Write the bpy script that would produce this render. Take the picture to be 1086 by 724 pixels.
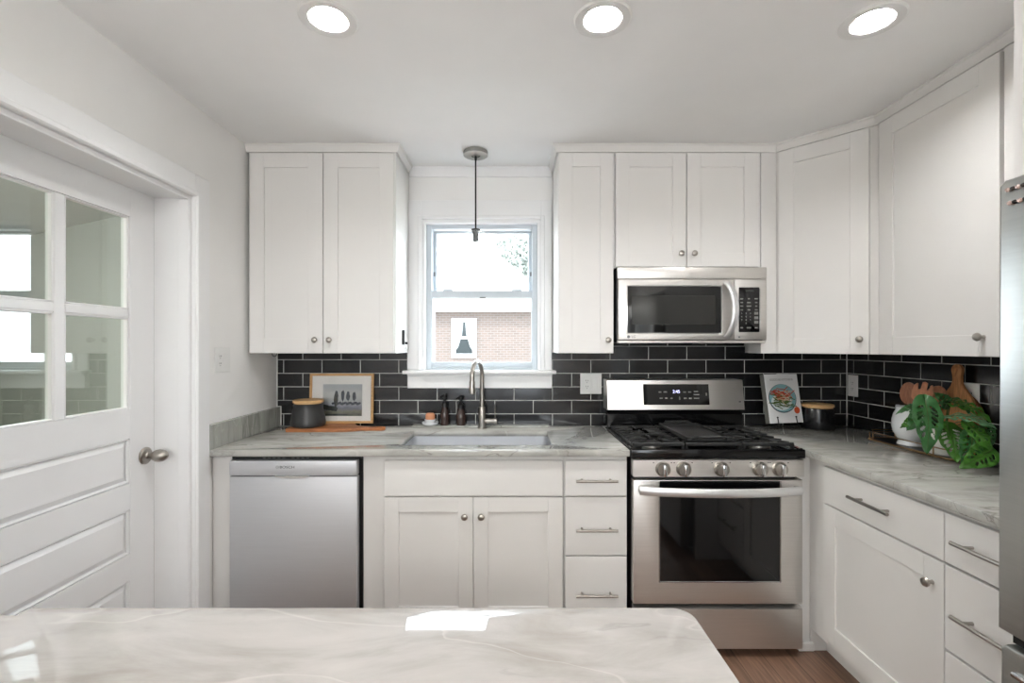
import bpy, bmesh, math, random
from math import pi, sin, cos, radians
from mathutils import Vector, Matrix
for o in list(bpy.data.objects): bpy.data.objects.remove(o)
SC = bpy.context.scene
COL = SC.collection
random.seed(7)

# ------------------------------------------------------------------ camera, world, light, exposure
F = 509.0                                   # focal length in pixels of a 1086 px wide frame
cam = bpy.data.cameras.new('camera'); camo = bpy.data.objects.new('camera', cam); COL.objects.link(camo)
camo.location = (0, 0, 1.377); camo.rotation_euler = (pi/2, 0, 0)
cam.sensor_width = 36; cam.lens = F/1086*36; cam.shift_x = 2/1086; cam.shift_y = 5/1086
cam.clip_start = .02
SC.camera = camo
SC.view_settings.view_transform = 'Standard'; SC.view_settings.look = 'None'
SC.view_settings.gamma = 1; SC.view_settings.exposure = 1.66
SC.view_settings.use_curve_mapping = False
CEIL = 2.412
WORLD = 4.0; SUN = 2.0; LENS = 138.0; REAR_FILL = 9.0; SIDE_FILL = 38.0
w = bpy.data.worlds.new('sky'); SC.world = w; w.use_nodes = True
bg = w.node_tree.nodes['Background']; bg.inputs[0].default_value = (.86, .93, 1.0, 1); bg.inputs[1].default_value = WORLD
sd = bpy.data.lights.new('sun', 'SUN'); sd.energy = SUN; sd.angle = radians(1); sd.color = (1, .95, .88)
so = bpy.data.objects.new('sun', sd); COL.objects.link(so); so.rotation_euler = (radians(38), 0, radians(-25))
def portal(loc, rot, sx, sy):
    l = bpy.data.lights.new('window_daylight', 'AREA'); l.shape = 'RECTANGLE'; l.size = sx; l.size_y = sy
    o = bpy.data.objects.new('window_daylight', l); COL.objects.link(o); o.location = loc; o.rotation_euler = rot
    l.cycles.is_portal = True
portal((-.167, 2.99, 1.67), (-pi/2, 0, 0), .72, .9)
RW = [(-1.0, -.45, .60, 2.10), (.05, .60, .60, 2.10)]      # unseen rear-wall windows, added for fill daylight: x0,x1,z0,z1
RY = -3.3
for (a, b, c, d) in RW: portal(((a+b)/2, RY-.06, (c+d)/2), (pi/2, 0, 0), b-a, d-c)

# ------------------------------------------------------------------ materials
def lin(c):
    return tuple(((v/255)/12.92 if v/255 <= .04045 else ((v/255+.055)/1.055)**2.4) for v in c)
class NT:
    def __init__(s, name):
        s.m = bpy.data.materials.new(name); s.m.use_nodes = True; s.t = s.m.node_tree
        s.b = s.t.nodes['Principled BSDF']; s.out = s.t.nodes['Material Output']
    def n(s, typ, **k):
        nd = s.t.nodes.new(typ)
        for a, v in k.items():
            if a in nd.inputs: nd.inputs[a].default_value = v
            else: setattr(nd, a, v)
        return nd
    def l(s, a, b): s.t.links.new(a, b)
def ramp(t, stops):
    r = t.n('ShaderNodeValToRGB'); e = r.color_ramp.elements
    while len(e) < len(stops): e.new(.5)
    for i, (p, c) in enumerate(stops): e[i].position = p; e[i].color = (*c, 1)
    return r
def mat(name, rgb, rough=.5, metal=0, var=.03, nscale=6, bump=0, bscale=80, stretch=(1, 1, 1), coat=0, emit=0, spec=.5, trans=0, ior=1.45):
    t = NT(name); c = lin(rgb) if max(rgb) > 1 else rgb
    co = t.n('ShaderNodeTexCoord'); mp = t.n('ShaderNodeMapping'); mp.inputs['Scale'].default_value = stretch
    t.l(co.outputs['Object'], mp.inputs[0])
    no = t.n('ShaderNodeTexNoise'); no.inputs['Scale'].default_value = nscale; no.inputs['Detail'].default_value = 4
    t.l(mp.outputs[0], no.inputs['Vector'])
    r = ramp(t, [(.3, tuple(max(0, v*(1-var)) for v in c)), (.7, tuple(min(1, v*(1+var)) for v in c))])
    t.l(no.outputs[0], r.inputs[0]); t.l(r.outputs[0], t.b.inputs['Base Color'])
    t.b.inputs['Roughness'].default_value = rough; t.b.inputs['Metallic'].default_value = metal
    t.b.inputs['Specular IOR Level'].default_value = spec; t.b.inputs['IOR'].default_value = ior
    t.b.inputs['Coat Weight'].default_value = coat; t.b.inputs['Coat Roughness'].default_value = .08
    t.b.inputs['Transmission Weight'].default_value = trans
    if emit: t.b.inputs['Emission Color'].default_value = (*c, 1); t.b.inputs['Emission Strength'].default_value = emit
    if bump:
        n2 = t.n('ShaderNodeTexNoise'); n2.inputs['Scale'].default_value = bscale; n2.inputs['Detail'].default_value = 5
        t.l(mp.outputs[0], n2.inputs['Vector'])
        b = t.n('ShaderNodeBump'); b.inputs['Strength'].default_value = bump; b.inputs['Distance'].default_value = .002
        t.l(n2.outputs[0], b.inputs['Height']); t.l(b.outputs[0], t.b.inputs['Normal'])
    return t.m
M = {}
M['wall'] = mat('white_wall_paint', (240, 239, 237), .6, var=.01, bump=.05, bscale=150)
M['ceiling'] = mat('white_ceiling_paint', (245, 245, 244), .8, var=.01)
M['trim'] = mat('white_gloss_trim_paint', (240, 240, 240), .3, var=.01)
M['cab'] = mat('white_cabinet_paint', (224, 222, 219), .38, var=.008)
M['dark'] = mat('black_plastic', (14, 14, 15), .35, var=.1)
M['nickel'] = mat('brushed_nickel', (170, 165, 158), .28, 1, var=.05)
M['steel'] = mat('brushed_stainless', (216, 213, 209), .34, .92, var=.03, nscale=4, bump=.06, bscale=60, stretch=(1, 1, 40))
M['steel_dw'] = mat('satin_stainless', (205, 206, 209), .5, .62, var=.02, nscale=4, bump=.04, bscale=60, stretch=(1, 1, 40))
M['steel_fr'] = mat('fridge_stainless', (170, 171, 168), .3, 1, var=.03, nscale=4, bump=.05, bscale=60, stretch=(1, 1, 40))
M['chrome'] = mat('polished_steel', (205, 205, 205), .15, 1, var=.02)
M['handlesteel'] = mat('satin_handle_steel', (222, 222, 222), .32, .75, var=.02)
M['sinksteel'] = mat('sink_steel', (212, 214, 218), .34, .85, var=.03)
M['iron'] = mat('black_cast_iron', (38, 38, 38), .36, var=.2, nscale=40, bump=.15, bscale=300)
M['enamel'] = mat('black_enamel', (9, 9, 10), .12, var=.1)
M['blackglass'] = mat('black_oven_glass', (10, 10, 11), .05, var=.05, spec=.7)
M['mesh'] = mat('microwave_window_screen', (44, 44, 42), .12, var=.05)
M['aluminium'] = mat('burner_cap_metal', (150, 148, 142), .35, 1)
M['white_plastic'] = mat('white_plastic', (232, 232, 230), .35, var=.01)
M['slot'] = mat('outlet_slot', (60, 58, 55), .6)
M['key'] = mat('grey_key_print', (120, 120, 116), .5)
M['keyw'] = mat('pale_key_print', (170, 172, 170), .5)
M['lcd'] = mat('lcd_grey', (48, 50, 48), .3)
M['digit'] = mat('lit_clock_digits', (200, 200, 255), .5, emit=.7)
M['logo'] = mat('dark_logo_print', (50, 52, 55), .5)
M['grey_logo'] = mat('grey_logo_print', (120, 122, 124), .5)
M['white_logo'] = mat('raised_light_logo', (225, 225, 225), .25, .4)
M['charcoal'] = mat('charcoal_stoneware', (52, 52, 52), .38, var=.12, bump=.05)
M['blackjar'] = mat('gloss_black_ceramic', (22, 22, 24), .2, var=.1)
M['bamboo'] = mat('bamboo_wood', (208, 168, 118), .5, var=.12, nscale=12, stretch=(1, 8, 8))
M['acacia'] = mat('acacia_wood', (164, 104, 62), .42, var=.32, nscale=14, stretch=(1.2, 9, 9))
M['oliveboard'] = mat('cutting_board_wood', (178, 124, 80), .45, var=.3, nscale=16, stretch=(8, 8, 1.2))
M['darkboard'] = mat('dark_board_wood', (128, 76, 44), .45, var=.45, nscale=18, stretch=(6, 6, 2))
M['forkwood'] = mat('reddish_fork_wood', (184, 126, 94), .42, var=.2, nscale=18, stretch=(7, 7, 1.5))
M['spoonwood'] = mat('salad_server_wood', (150, 98, 72), .42, var=.3, nscale=18, stretch=(7, 7, 1.5))
M['oak'] = mat('light_oak_frame', (196, 154, 104), .45, var=.16, nscale=14, stretch=(2, 8, 8))
M['paper'] = mat('white_mat_board', (236, 234, 230), .7, var=.01)
M['gold'] = mat('antique_brass', (172, 142, 108), .28, 1, var=.1)
M['ceramic'] = mat('white_glazed_ceramic', (226, 228, 230), .2, var=.02)
M['ribbed'] = mat('white_matte_ceramic', (220, 218, 212), .55, var=.05, bump=.4, bscale=60)
M['soil'] = mat('potting_soil', (45, 34, 26), .9, var=.3, bump=.5)
M['leafA'] = mat('monstera_leaf_green', (50, 96, 50), .32, var=.3, nscale=30, spec=.6)
M['leafB'] = mat('monstera_young_leaf_green', (66, 116, 40), .32, var=.3, nscale=30, spec=.6)
M['leafC'] = mat('monstera_leaf_underside', (88, 130, 92), .4, var=.2, nscale=30)
M['stem'] = mat('green_plant_stem', (70, 84, 40), .5)
M['amber'] = mat('dark_bottle_glass', (58, 42, 38), .06, var=.2, spec=.8)
M['peach'] = mat('terracotta_cup', (205, 142, 104), .5, var=.05)
M['cord'] = mat('black_cord', (22, 22, 22), .6)
M['socket'] = mat('pendant_socket_metal', (112, 113, 112), .35, .9)
M['canopy'] = mat('pendant_canopy_metal', (160, 160, 155), .32, .9, bump=.05)
M['vinyl'] = mat('white_vinyl_sash', (200, 208, 214), .35, var=.01)
M['shingle'] = mat('pale_roof_shingle', (205, 205, 206), .8, var=.08, nscale=30)
M['lawn'] = mat('pale_concrete_yard', (196, 193, 186), .9, var=.06, nscale=3)
M['bark'] = mat('tree_bark', (110, 98, 84), .9, var=.3)
M['treeleaf'] = mat('tree_foliage', (120, 126, 120), .7, var=.25, nscale=3)
M['curtain'] = mat('pale_curtain', (104, 108, 108), .8)
M['nwindow'] = mat('neighbour_pane', (26, 32, 34), .2)
M['sage'] = mat('sage_green_wall', (170, 176, 170), .6, var=.02)
M['coolceil'] = mat('cool_white_ceiling', (208, 215, 214), .8)
M['rear'] = mat('pale_grey_paint', (214, 212, 206), .6, var=.01)
M['lens'] = mat('lit_lamp_lens', (247, 247, 247), .5, emit=LENS, var=0)
M['reflector'] = mat('lamp_reflector_cone', (96, 86, 70), .5, var=0)
M['sidefill'] = mat('side_room_fill_glow', (255, 250, 244), .5, emit=SIDE_FILL, var=0)
M['rearfill'] = mat('rear_fill_glow', (250, 248, 244), .5, emit=REAR_FILL, var=0)
M['red'] = mat('red_pepper', (178, 66, 44), .5); M['greenbean'] = mat('green_bean', (74, 96, 48), .5)
M['teal'] = mat('teal_plate', (132, 178, 184), .4); M['platewhite'] = mat('pale_plate_side', (214, 222, 222), .4)
M['navy'] = mat('dark_plate_rim', (46, 52, 70), .4); M['orange'] = mat('orange_seal', (206, 84, 48), .5)
M['cream'] = mat('onion_cream', (220, 190, 160), .5)
M['bookcover'] = mat('white_book_cover', (228, 228, 228), .4, var=.01); M['pages'] = mat('grey_page_block', (104, 104, 98), .7, var=.1, stretch=(30, 1, 1))
M['booktext'] = mat('pale_book_title', (150, 146, 144), .5)
M['blank'] = mat('white_vent_louvre', (200, 200, 198), .5)
M['pearl'] = mat('silver_pearl_magnet', (226, 200, 190), .25, .5); M['darkmag'] = mat('dark_magnet', (40, 34, 32), .3)
M['rubber'] = mat('black_rubber_toe', (24, 22, 22), .7)

def glassmat(name, tint, f0, f1, p=3.0, rough=0.0):
    """thin pane: straight-through transmission plus mirror reflection that grows towards grazing angles"""
    t = NT(name); t.t.nodes.remove(t.b)
    tr = t.n('ShaderNodeBsdfTransparent'); tr.inputs[0].default_value = (*tint, 1)
    gl = t.n('ShaderNodeBsdfGlossy'); gl.inputs[0].default_value = (.95, .98, .96, 1); gl.inputs['Roughness'].default_value = rough
    lw = t.n('ShaderNodeLayerWeight'); lw.inputs[0].default_value = .5
    pw = t.n('ShaderNodeMath'); pw.operation = 'POWER'; t.l(lw.outputs['Facing'], pw.inputs[0]); pw.inputs[1].default_value = p
    ma = t.n('ShaderNodeMath'); ma.operation = 'MULTIPLY_ADD'; t.l(pw.outputs[0], ma.inputs[0]); ma.inputs[1].default_value = f1; ma.inputs[2].default_value = f0
    mx = t.n('ShaderNodeMixShader'); t.l(ma.outputs[0], mx.inputs[0]); t.l(tr.outputs[0], mx.inputs[1]); t.l(gl.outputs[0], mx.inputs[2])
    t.l(mx.outputs[0], t.out.inputs[0]); return t.m
M['pane'] = glassmat('door_glass', (.88, .915, .895), .09, .32, 2.0)
M['winglass'] = glassmat('window_glass', (.98, .99, .99), .0, .15)
M['globe'] = glassmat('clear_globe_glass', (.98, .985, .985), .01, .985, 4.0)
M['picglass'] = glassmat('picture_glass', (.97, .97, .97), .03, .3)

def stone(name, base, vein, dark, scale=1.0, rot=.5, rough=.06, vertical=False):
    t = NT(name); co = t.n('ShaderNodeTexCoord'); mp = t.n('ShaderNodeMapping')
    mp.inputs['Rotation'].default_value = (0, 0, rot); mp.inputs['Scale'].default_value = (1, 3.2, 3.2 if not vertical else 1)
    if vertical: mp.inputs['Rotation'].default_value = (.35, 0, 0); mp.inputs['Scale'].default_value = (3, 4.5, .8)
    t.l(co.outputs['Object'], mp.inputs[0])
    n1 = t.n('ShaderNodeTexNoise'); n1.inputs['Scale'].default_value = 2.2*scale; n1.inputs['Detail'].default_value = 9; n1.inputs['Roughness'].default_value = .62; n1.inputs['Distortion'].default_value = .6
    t.l(mp.outputs[0], n1.inputs['Vector'])
    r1 = ramp(t, [(.30, dark), (.5, base), (.68, tuple(min(1, v*1.12) for v in base))]); t.l(n1.outputs[0], r1.inputs[0])
    n2 = t.n('ShaderNodeTexNoise'); n2.inputs['Scale'].default_value = 1.5*scale; n2.inputs['Detail'].default_value = 6; n2.inputs['Distortion'].default_value = .5
    t.l(mp.outputs[0], n2.inputs['Vector'])
    r2 = ramp(t, [(.484, (0, 0, 0)), (.5, (1, 1, 1)), (.512, (0, 0, 0))]); t.l(n2.outputs[0], r2.inputs[0])
    n4 = t.n('ShaderNodeTexNoise'); n4.inputs['Scale'].default_value = 1.1; t.l(mp.outputs[0], n4.inputs['Vector'])
    r4 = ramp(t, [(.40, (0, 0, 0)), (.58, (.85, .85, .85))]); t.l(n4.outputs[0], r4.inputs[0])
    mu = t.n('ShaderNodeMath'); mu.operation = 'MULTIPLY'; t.l(r2.outputs[0], mu.inputs[0]); t.l(r4.outputs[0], mu.inputs[1])
    mx = t.n('ShaderNodeMixRGB'); t.l(mu.outputs[0], mx.inputs[0]); t.l(r1.outputs[0], mx.inputs[1]); mx.inputs[2].default_value = (*vein, 1)
    n3 = t.n('ShaderNodeTexNoise'); n3.inputs['Scale'].default_value = 1.1*scale; n3.inputs['Detail'].default_value = 4; n3.inputs['Distortion'].default_value = .35
    mp2 = t.n('ShaderNodeMapping'); mp2.inputs['Rotation'].default_value = (0, 0, rot+.35); mp2.inputs['Scale'].default_value = (.7, 2.6, 1); mp2.inputs['Location'].default_value = (3, 7, 1)
    t.l(co.outputs['Object'], mp2.inputs[0]); t.l(mp2.outputs[0], n3.inputs['Vector'])
    r3 = ramp(t, [(.493, (0, 0, 0)), (.5, (.35, .35, .35)), (.504, (0, 0, 0))]); t.l(n3.outputs[0], r3.inputs[0])
    mx2 = t.n('ShaderNodeMixRGB'); t.l(r3.outputs[0], mx2.inputs[0]); t.l(mx.outputs[0], mx2.inputs[1]); mx2.inputs[2].default_value = (*[min(1, v*1.5) for v in base], 1)
    t.l(mx2.outputs[0], t.b.inputs['Base Color']); t.b.inputs['Roughness'].default_value = rough
    return t.m
M['island'] = stone('pale_quartzite', lin((188, 184, 180)), lin((118, 112, 106)), lin((168, 163, 156)), 1.5, .35, rough=.03)
M['stone'] = stone('grey_quartzite', lin((176, 175, 169)), lin((124, 121, 116)), lin((148, 146, 140)), 1.6, .25)
M['splash'] = stone('grey_green_quartzite', lin((168, 169, 162)), lin((104, 104, 98)), lin((128, 130, 123)), 1.4, .3, vertical=True)
M['edge'] = M['stone']

def tilemat(name, axis):
    t = NT(name); co = t.n('ShaderNodeTexCoord'); sp = t.n('ShaderNodeSeparateXYZ'); t.l(co.outputs['Object'], sp.inputs[0])
    bw, rh = .2232, .0785
    a = t.n('ShaderNodeMath'); a.operation = 'MULTIPLY_ADD'
    if axis == 'x': t.l(sp.outputs[0], a.inputs[0]); a.inputs[1].default_value = 1; a.inputs[2].default_value = -.469+bw/2+20*bw
    else: t.l(sp.outputs[1], a.inputs[0]); a.inputs[1].default_value = -1; a.inputs[2].default_value = 2.289+bw/2+20*bw
    z = t.n('ShaderNodeMath'); z.operation = 'ADD'; t.l(sp.outputs[2], z.inputs[0]); z.inputs[1].default_value = -1.2197+20*rh
    cb = t.n('ShaderNodeCombineXYZ'); t.l(a.outputs[0], cb.inputs[0]); t.l(z.outputs[0], cb.inputs[1])
    def brick(ms, sm):
        br = t.n('ShaderNodeTexBrick'); br.offset = .5; br.offset_frequency = 2; br.squash = 1
        for k, v in (('Scale', 1), ('Mortar Size', ms), ('Mortar Smooth', sm), ('Bias', 0), ('Brick Width', bw), ('Row Height', rh)): br.inputs[k].default_value = v
        t.l(cb.outputs[0], br.inputs['Vector']); return br
    br = brick(.0021, .1)
    br.inputs['Color1'].default_value = (.012, .012, .013, 1); br.inputs['Color2'].default_value = (.017, .017, .018, 1); br.inputs['Mortar'].default_value = (*lin((196, 196, 192)), 1)
    t.l(br.outputs['Color'], t.b.inputs['Base Color'])
    rr = ramp(t, [(0, (.16, .16, .16)), (1, (.8, .8, .8))]); t.l(br.outputs['Fac'], rr.inputs[0]); t.l(rr.outputs[0], t.b.inputs['Roughness'])
    b2 = brick(.004, 1); bp = t.n('ShaderNodeBump'); bp.inputs['Strength'].default_value = .5; bp.inputs['Distance'].default_value = .0015; bp.invert = True
    t.l(b2.outputs['Fac'], bp.inputs['Height']); t.l(bp.outputs[0], t.b.inputs['Normal'])
    return t.m
M['tile_x'] = tilemat('black_subway_tile_back', 'x'); M['tile_y'] = tilemat('black_subway_tile_side', 'y')

def brickwall():
    t = NT('neighbour_red_brick'); co = t.n('ShaderNodeTexCoord'); sp = t.n('ShaderNodeSeparateXYZ'); t.l(co.outputs['Object'], sp.inputs[0])
    cb = t.n('ShaderNodeCombineXYZ'); t.l(sp.outputs[0], cb.inputs[0]); t.l(sp.outputs[2], cb.inputs[1])
    br = t.n('ShaderNodeTexBrick')
    for k, v in (('Scale', 1), ('Mortar Size', .012), ('Brick Width', .24), ('Row Height', .085)): br.inputs[k].default_value = v
    br.inputs['Color1'].default_value = (.085, .062, .053, 1); br.inputs['Color2'].default_value = (.070, .053, .046, 1); br.inputs['Mortar'].default_value = (.095, .088, .082, 1)
    t.l(cb.outputs[0], br.inputs['Vector']); t.l(br.outputs[0], t.b.inputs['Base Color']); t.b.inputs['Roughness'].default_value = .9
    return t.m
M['nbrick'] = brickwall()
def floormat():
    t = NT('brown_plank_floor'); co = t.n('ShaderNodeTexCoord'); mp = t.n('ShaderNodeMapping'); mp.inputs['Rotation'].default_value = (0, 0, pi/2)
    t.l(co.outputs['Object'], mp.inputs[0])
    br = t.n('ShaderNodeTexBrick'); br.offset = .37; br.offset_frequency = 2
    for k, v in (('Scale', 1), ('Mortar Size', .0012), ('Brick Width', 1.2), ('Row Height', .125), ('Mortar Smooth', .1)): br.inputs[k].default_value = v
    br.inputs['Color1'].default_value = (*lin((114, 87, 70)), 1); br.inputs['Color2'].default_value = (*lin((148, 116, 96)), 1); br.inputs['Mortar'].default_value = (*lin((50, 38, 30)), 1)
    t.l(mp.outputs[0], br.inputs['Vector'])
    m2 = t.n('ShaderNodeMapping'); m2.inputs['Scale'].default_value = (14, 1, 1); t.l(co.outputs['Object'], m2.inputs[0])
    n = t.n('ShaderNodeTexNoise'); n.inputs['Scale'].default_value = 3; n.inputs['Detail'].default_value = 8; n.inputs['Distortion'].default_value = 1.5; t.l(m2.outputs[0], n.inputs['Vector'])
    r = ramp(t, [(.3, (.55, .52, .5)), (.7, (1.1, 1.1, 1.1))]); t.l(n.outputs[0], r.inputs[0])
    mx = t.n('ShaderNodeMixRGB'); mx.blend_type = 'MULTIPLY'; mx.inputs[0].default_value = 1; t.l(br.outputs[0], mx.inputs[1]); t.l(r.outputs[0], mx.inputs[2])
    t.l(mx.outputs[0], t.b.inputs['Base Color']); t.b.inputs['Roughness'].default_value = .35
    return t.m
M['floor'] = floormat()
def artmat():
    """watercolour wash of the print: pale sky above, violet fields, olive foreground (painted picture)"""
    t = NT('landscape_print'); co = t.n('ShaderNodeTexCoord'); sp = t.n('ShaderNodeSeparateXYZ'); t.l(co.outputs['Generated'], sp.inputs[0])
    n = t.n('ShaderNodeTexNoise'); n.inputs['Scale'].default_value = 7; n.inputs['Detail'].default_value = 6; t.l(co.outputs['Generated'], n.inputs['Vector'])
    a = t.n('ShaderNodeMath'); a.operation = 'MULTIPLY_ADD'; t.l(n.outputs[0], a.inputs[0]); a.inputs[1].default_value = .22; t.l(sp.outputs[2], a.inputs[2])
    r = ramp(t, [(.12, lin((92, 94, 84))), (.26, lin((134, 132, 116))), (.34, lin((120, 124, 136))), (.46, lin((156, 158, 170))), (.55, lin((176, 180, 182))), (.8, lin((196, 198, 196))), (1, lin((178, 182, 186)))])
    t.l(a.outputs[0], r.inputs[0]); t.l(r.outputs[0], t.b.inputs['Base Color']); t.b.inputs['Roughness'].default_value = .7
    return t.m
M['art'] = artmat(); M['arttree'] = mat('painted_tree', (70, 74, 84), .7, var=.3, nscale=60); M['artdark'] = mat('painted_dark_tree', (62, 66, 64), .7, var=.3, nscale=60)

# ------------------------------------------------------------------ mesh helpers
ROOTM = {}
class MB:
    def __init__(s): s.bm = bmesh.new()
    def _add(s, vs, fs):
        v = [s.bm.verts.new(p) for p in vs]; out = []
        for f in fs:
            try: out.append(s.bm.faces.new([v[i] for i in f]))
            except ValueError: pass
        return v, out
    def box(s, x0, x1, y0, y1, z0, z1, bev=0, seg=1):
        x0, x1 = min(x0, x1), max(x0, x1); y0, y1 = min(y0, y1), max(y0, y1); z0, z1 = min(z0, z1), max(z0, z1)
        v, f = s._add([(x, y, z) for x in (x0, x1) for y in (y0, y1) for z in (z0, z1)],
                      [(0, 1, 3, 2), (4, 6, 7, 5), (0, 4, 5, 1), (2, 3, 7, 6), (0, 2, 6, 4), (1, 5, 7, 3)])
        if bev:
            es = list({e for q in f for e in q.edges})
            bmesh.ops.bevel(s.bm, geom=es, offset=bev, segments=seg, affect='EDGES', profile=.5)
        return s
    def frame(s, o, i, y0, y1, bev=0):
        """rectangular frame as one piece; o, i = (x0,x1,z0,z1) outer and inner; front at y0"""
        R4 = lambda q, y: [(q[0], y, q[2]), (q[1], y, q[2]), (q[1], y, q[3]), (q[0], y, q[3])]
        V = R4(o, y0)+R4(i, y0)+R4(o, y1)+R4(i, y1); fs = []
        for k in range(4):
            n = (k+1) % 4
            fs += [(k, n, 4+n, 4+k), (8+k, 12+k, 12+n, 8+n), (k, 8+k, 8+n, n), (4+k, 4+n, 12+n, 12+k)]
        v, f = s._add(V, fs)
        if bev:
            es = [e for e in {e for q in f for e in q.edges} if all(a in v[0:4] for a in e.verts)]
            bmesh.ops.bevel(s.bm, geom=es, offset=bev, segments=2, affect='EDGES', profile=.5)
        return s
    def prism(s, poly, axis, a0, a1, bev=0, seg=2):
        """2-D polygon extruded along axis. axis z: (x,y); axis y: (x,z); axis x: (y,z)"""
        P = {'z': lambda p, a: (p[0], p[1], a), 'y': lambda p, a: (p[0], a, p[1]), 'x': lambda p, a: (a, p[0], p[1])}[axis]
        n = len(poly)
        v, f = s._add([P(p, a0) for p in poly]+[P(p, a1) for p in poly],
                      [tuple(range(n)), tuple(range(2*n-1, n-1, -1))]+[(i, (i+1) % n, n+(i+1) % n, n+i) for i in range(n)])
        bmesh.ops.recalc_face_normals(s.bm, faces=f)
        if bev:
            es = list({e for q in f[:2] for e in q.edges})
            bmesh.ops.bevel(s.bm, geom=es, offset=bev, segments=seg, affect='EDGES', profile=.5)
        return s
    def ring(s, pts): return [s.bm.verts.new(p) for p in pts]
    def tube(s, pts, r, n=8, closed=False, cap=True, flat=None):
        """swept round section; r number or list; flat=(a,b) scales section (normal, binormal)"""
        pts = [Vector(p) for p in pts]; N = len(pts); rs = r if isinstance(r, (list, tuple)) else [r]*N
        up = None; rings = []
        for i, p in enumerate(pts):
            if closed: t = pts[(i+1) % N]-pts[i-1]
            else: t = pts[min(i+1, N-1)]-pts[max(i-1, 0)]
            t.normalize()
            if up is None:
                up = Vector((0, 0, 1)) if abs(t.z) < .9 else Vector((0, 1, 0))
            up = (up-t*up.dot(t)); up.normalize(); b = t.cross(up)
            fa, fb = flat if flat else (1, 1)
            rings.append(s.ring([p+up*(cos(2*pi*k/n)*rs[i]*fa)+b*(sin(2*pi*k/n)*rs[i]*fb) for k in range(n)]))
        M_ = N if closed else N-1
        for i in range(M_):
            a, c = rings[i], rings[(i+1) % N]
            for k in range(n):
                s.bm.faces.new((a[k], a[(k+1) % n], c[(k+1) % n], c[k]))
        if cap and not closed: s.bm.faces.new(rings[0][::-1]); s.bm.faces.new(rings[-1])
        return s
    def lathe(s, prof, c=(0, 0, 0), n=32, axis='z'):
        def P(r, h, a):
            if axis == 'z': return (c[0]+r*cos(a), c[1]+r*sin(a), c[2]+h)
            if axis == 'y': return (c[0]+r*cos(a), c[1]+h, c[2]+r*sin(a))
            return (c[0]+h, c[1]+r*cos(a), c[2]+r*sin(a))
        rings = []
        for r, h in prof:
            if r <= 1e-6: rings.append([s.bm.verts.new(P(0, h, 0))])
            else: rings.append([s.bm.verts.new(P(r, h, 2*pi*k/n)) for k in range(n)])
        for a, b in zip(rings, rings[1:]):
            for k in range(n):
                q = []
                for v in (a[k % len(a)], a[(k+1) % len(a)], b[(k+1) % len(b)], b[k % len(b)]):
                    if v not in q: q.append(v)
                if len(q) > 2:
                    try: s.bm.faces.new(q)
                    except ValueError: pass
        return s
    def cyl(s, p0, p1, r, n=20): return s.tube([p0, p1], r, n)
    def quad(s, *p): s._add(p, [tuple(range(len(p)))]); return s
    def build(s, name, m, parent=None, world=True, smooth=True, recalc=True):
        if recalc: bmesh.ops.recalc_face_normals(s.bm, faces=s.bm.faces[:])
        me = bpy.data.meshes.new(name)
        if parent is not None and world:
            r = parent
            while r.parent: r = r.parent
            inv = ROOTM[r.name].inverted() if r.name in ROOTM else Matrix.Identity(4)
            bmesh.ops.transform(s.bm, matrix=inv, verts=s.bm.verts[:])
        s.bm.to_mesh(me); s.bm.free()
        me.materials.append(M[m] if isinstance(m, str) else m)
        if smooth:
            for p in me.polygons: p.use_smooth = True
            me.set_sharp_from_angle(angle=radians(32))
        o = bpy.data.objects.new(name, me); COL.objects.link(o)
        if parent is not None: o.parent = parent
        return o
def thing(name, label, cat, loc=(0, 0, 0), rotz=0, group=None):
    o = bpy.data.objects.new(name, None); COL.objects.link(o); o.location = loc; o.rotation_euler = (0, 0, rotz); o.empty_display_size = .05
    o['label'] = label; o['category'] = cat
    if group: o['group'] = group
    ROOTM[o.name] = Matrix.Translation(loc) @ Matrix.Rotation(rotz, 4, 'Z')
    return o
def tag(o, label, cat, group=None):
    o['label'] = label; o['category'] = cat
    if group: o['group'] = group
    return o
def struct(o, label=None):
    o['kind'] = 'structure'
    if label: o['label'] = label
    return o
def cut(o, cutter):
    m = o.modifiers.new('b', 'BOOLEAN'); m.operation = 'DIFFERENCE'; m.object = cutter; m.solver = 'EXACT'
    dg = bpy.context.evaluated_depsgraph_get(); dg.update()
    me = bpy.data.meshes.new_from_object(o.evaluated_get(dg)); o.modifiers.clear(); o.data = me
    bpy.data.objects.remove(cutter)
def text(string, size, name, m, parent, mtx, depth=.0004, label=None):
    """lettering as a thin mesh; mtx maps text plane (x right, y up) to world"""
    c = bpy.data.curves.new('t', 'FONT'); c.body = string; c.size = size; c.extrude = depth; c.align_x = 'CENTER'; c.align_y = 'CENTER'
    o = bpy.data.objects.new('t', c); COL.objects.link(o)
    dg = bpy.context.evaluated_depsgraph_get(); dg.update()
    me = bpy.data.meshes.new_from_object(o.evaluated_get(dg)); bpy.data.objects.remove(o)
    r = parent
    while r.parent: r = r.parent
    me.transform(ROOTM[r.name].inverted() @ mtx)
    me.materials.clear(); me.materials.append(M[m]); me.name = name
    t = bpy.data.objects.new(name, me); COL.objects.link(t); t.parent = parent
    if label: t['label'] = label
    return t
FRONT = Matrix.Rotation(pi/2, 4, 'X')                      # text facing -Y
def arc(cx, cy, r, a0, a1, n): return [(cx+r*cos(a0+(a1-a0)*i/n), cy+r*sin(a0+(a1-a0)*i/n)) for i in range(n+1)]

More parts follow.
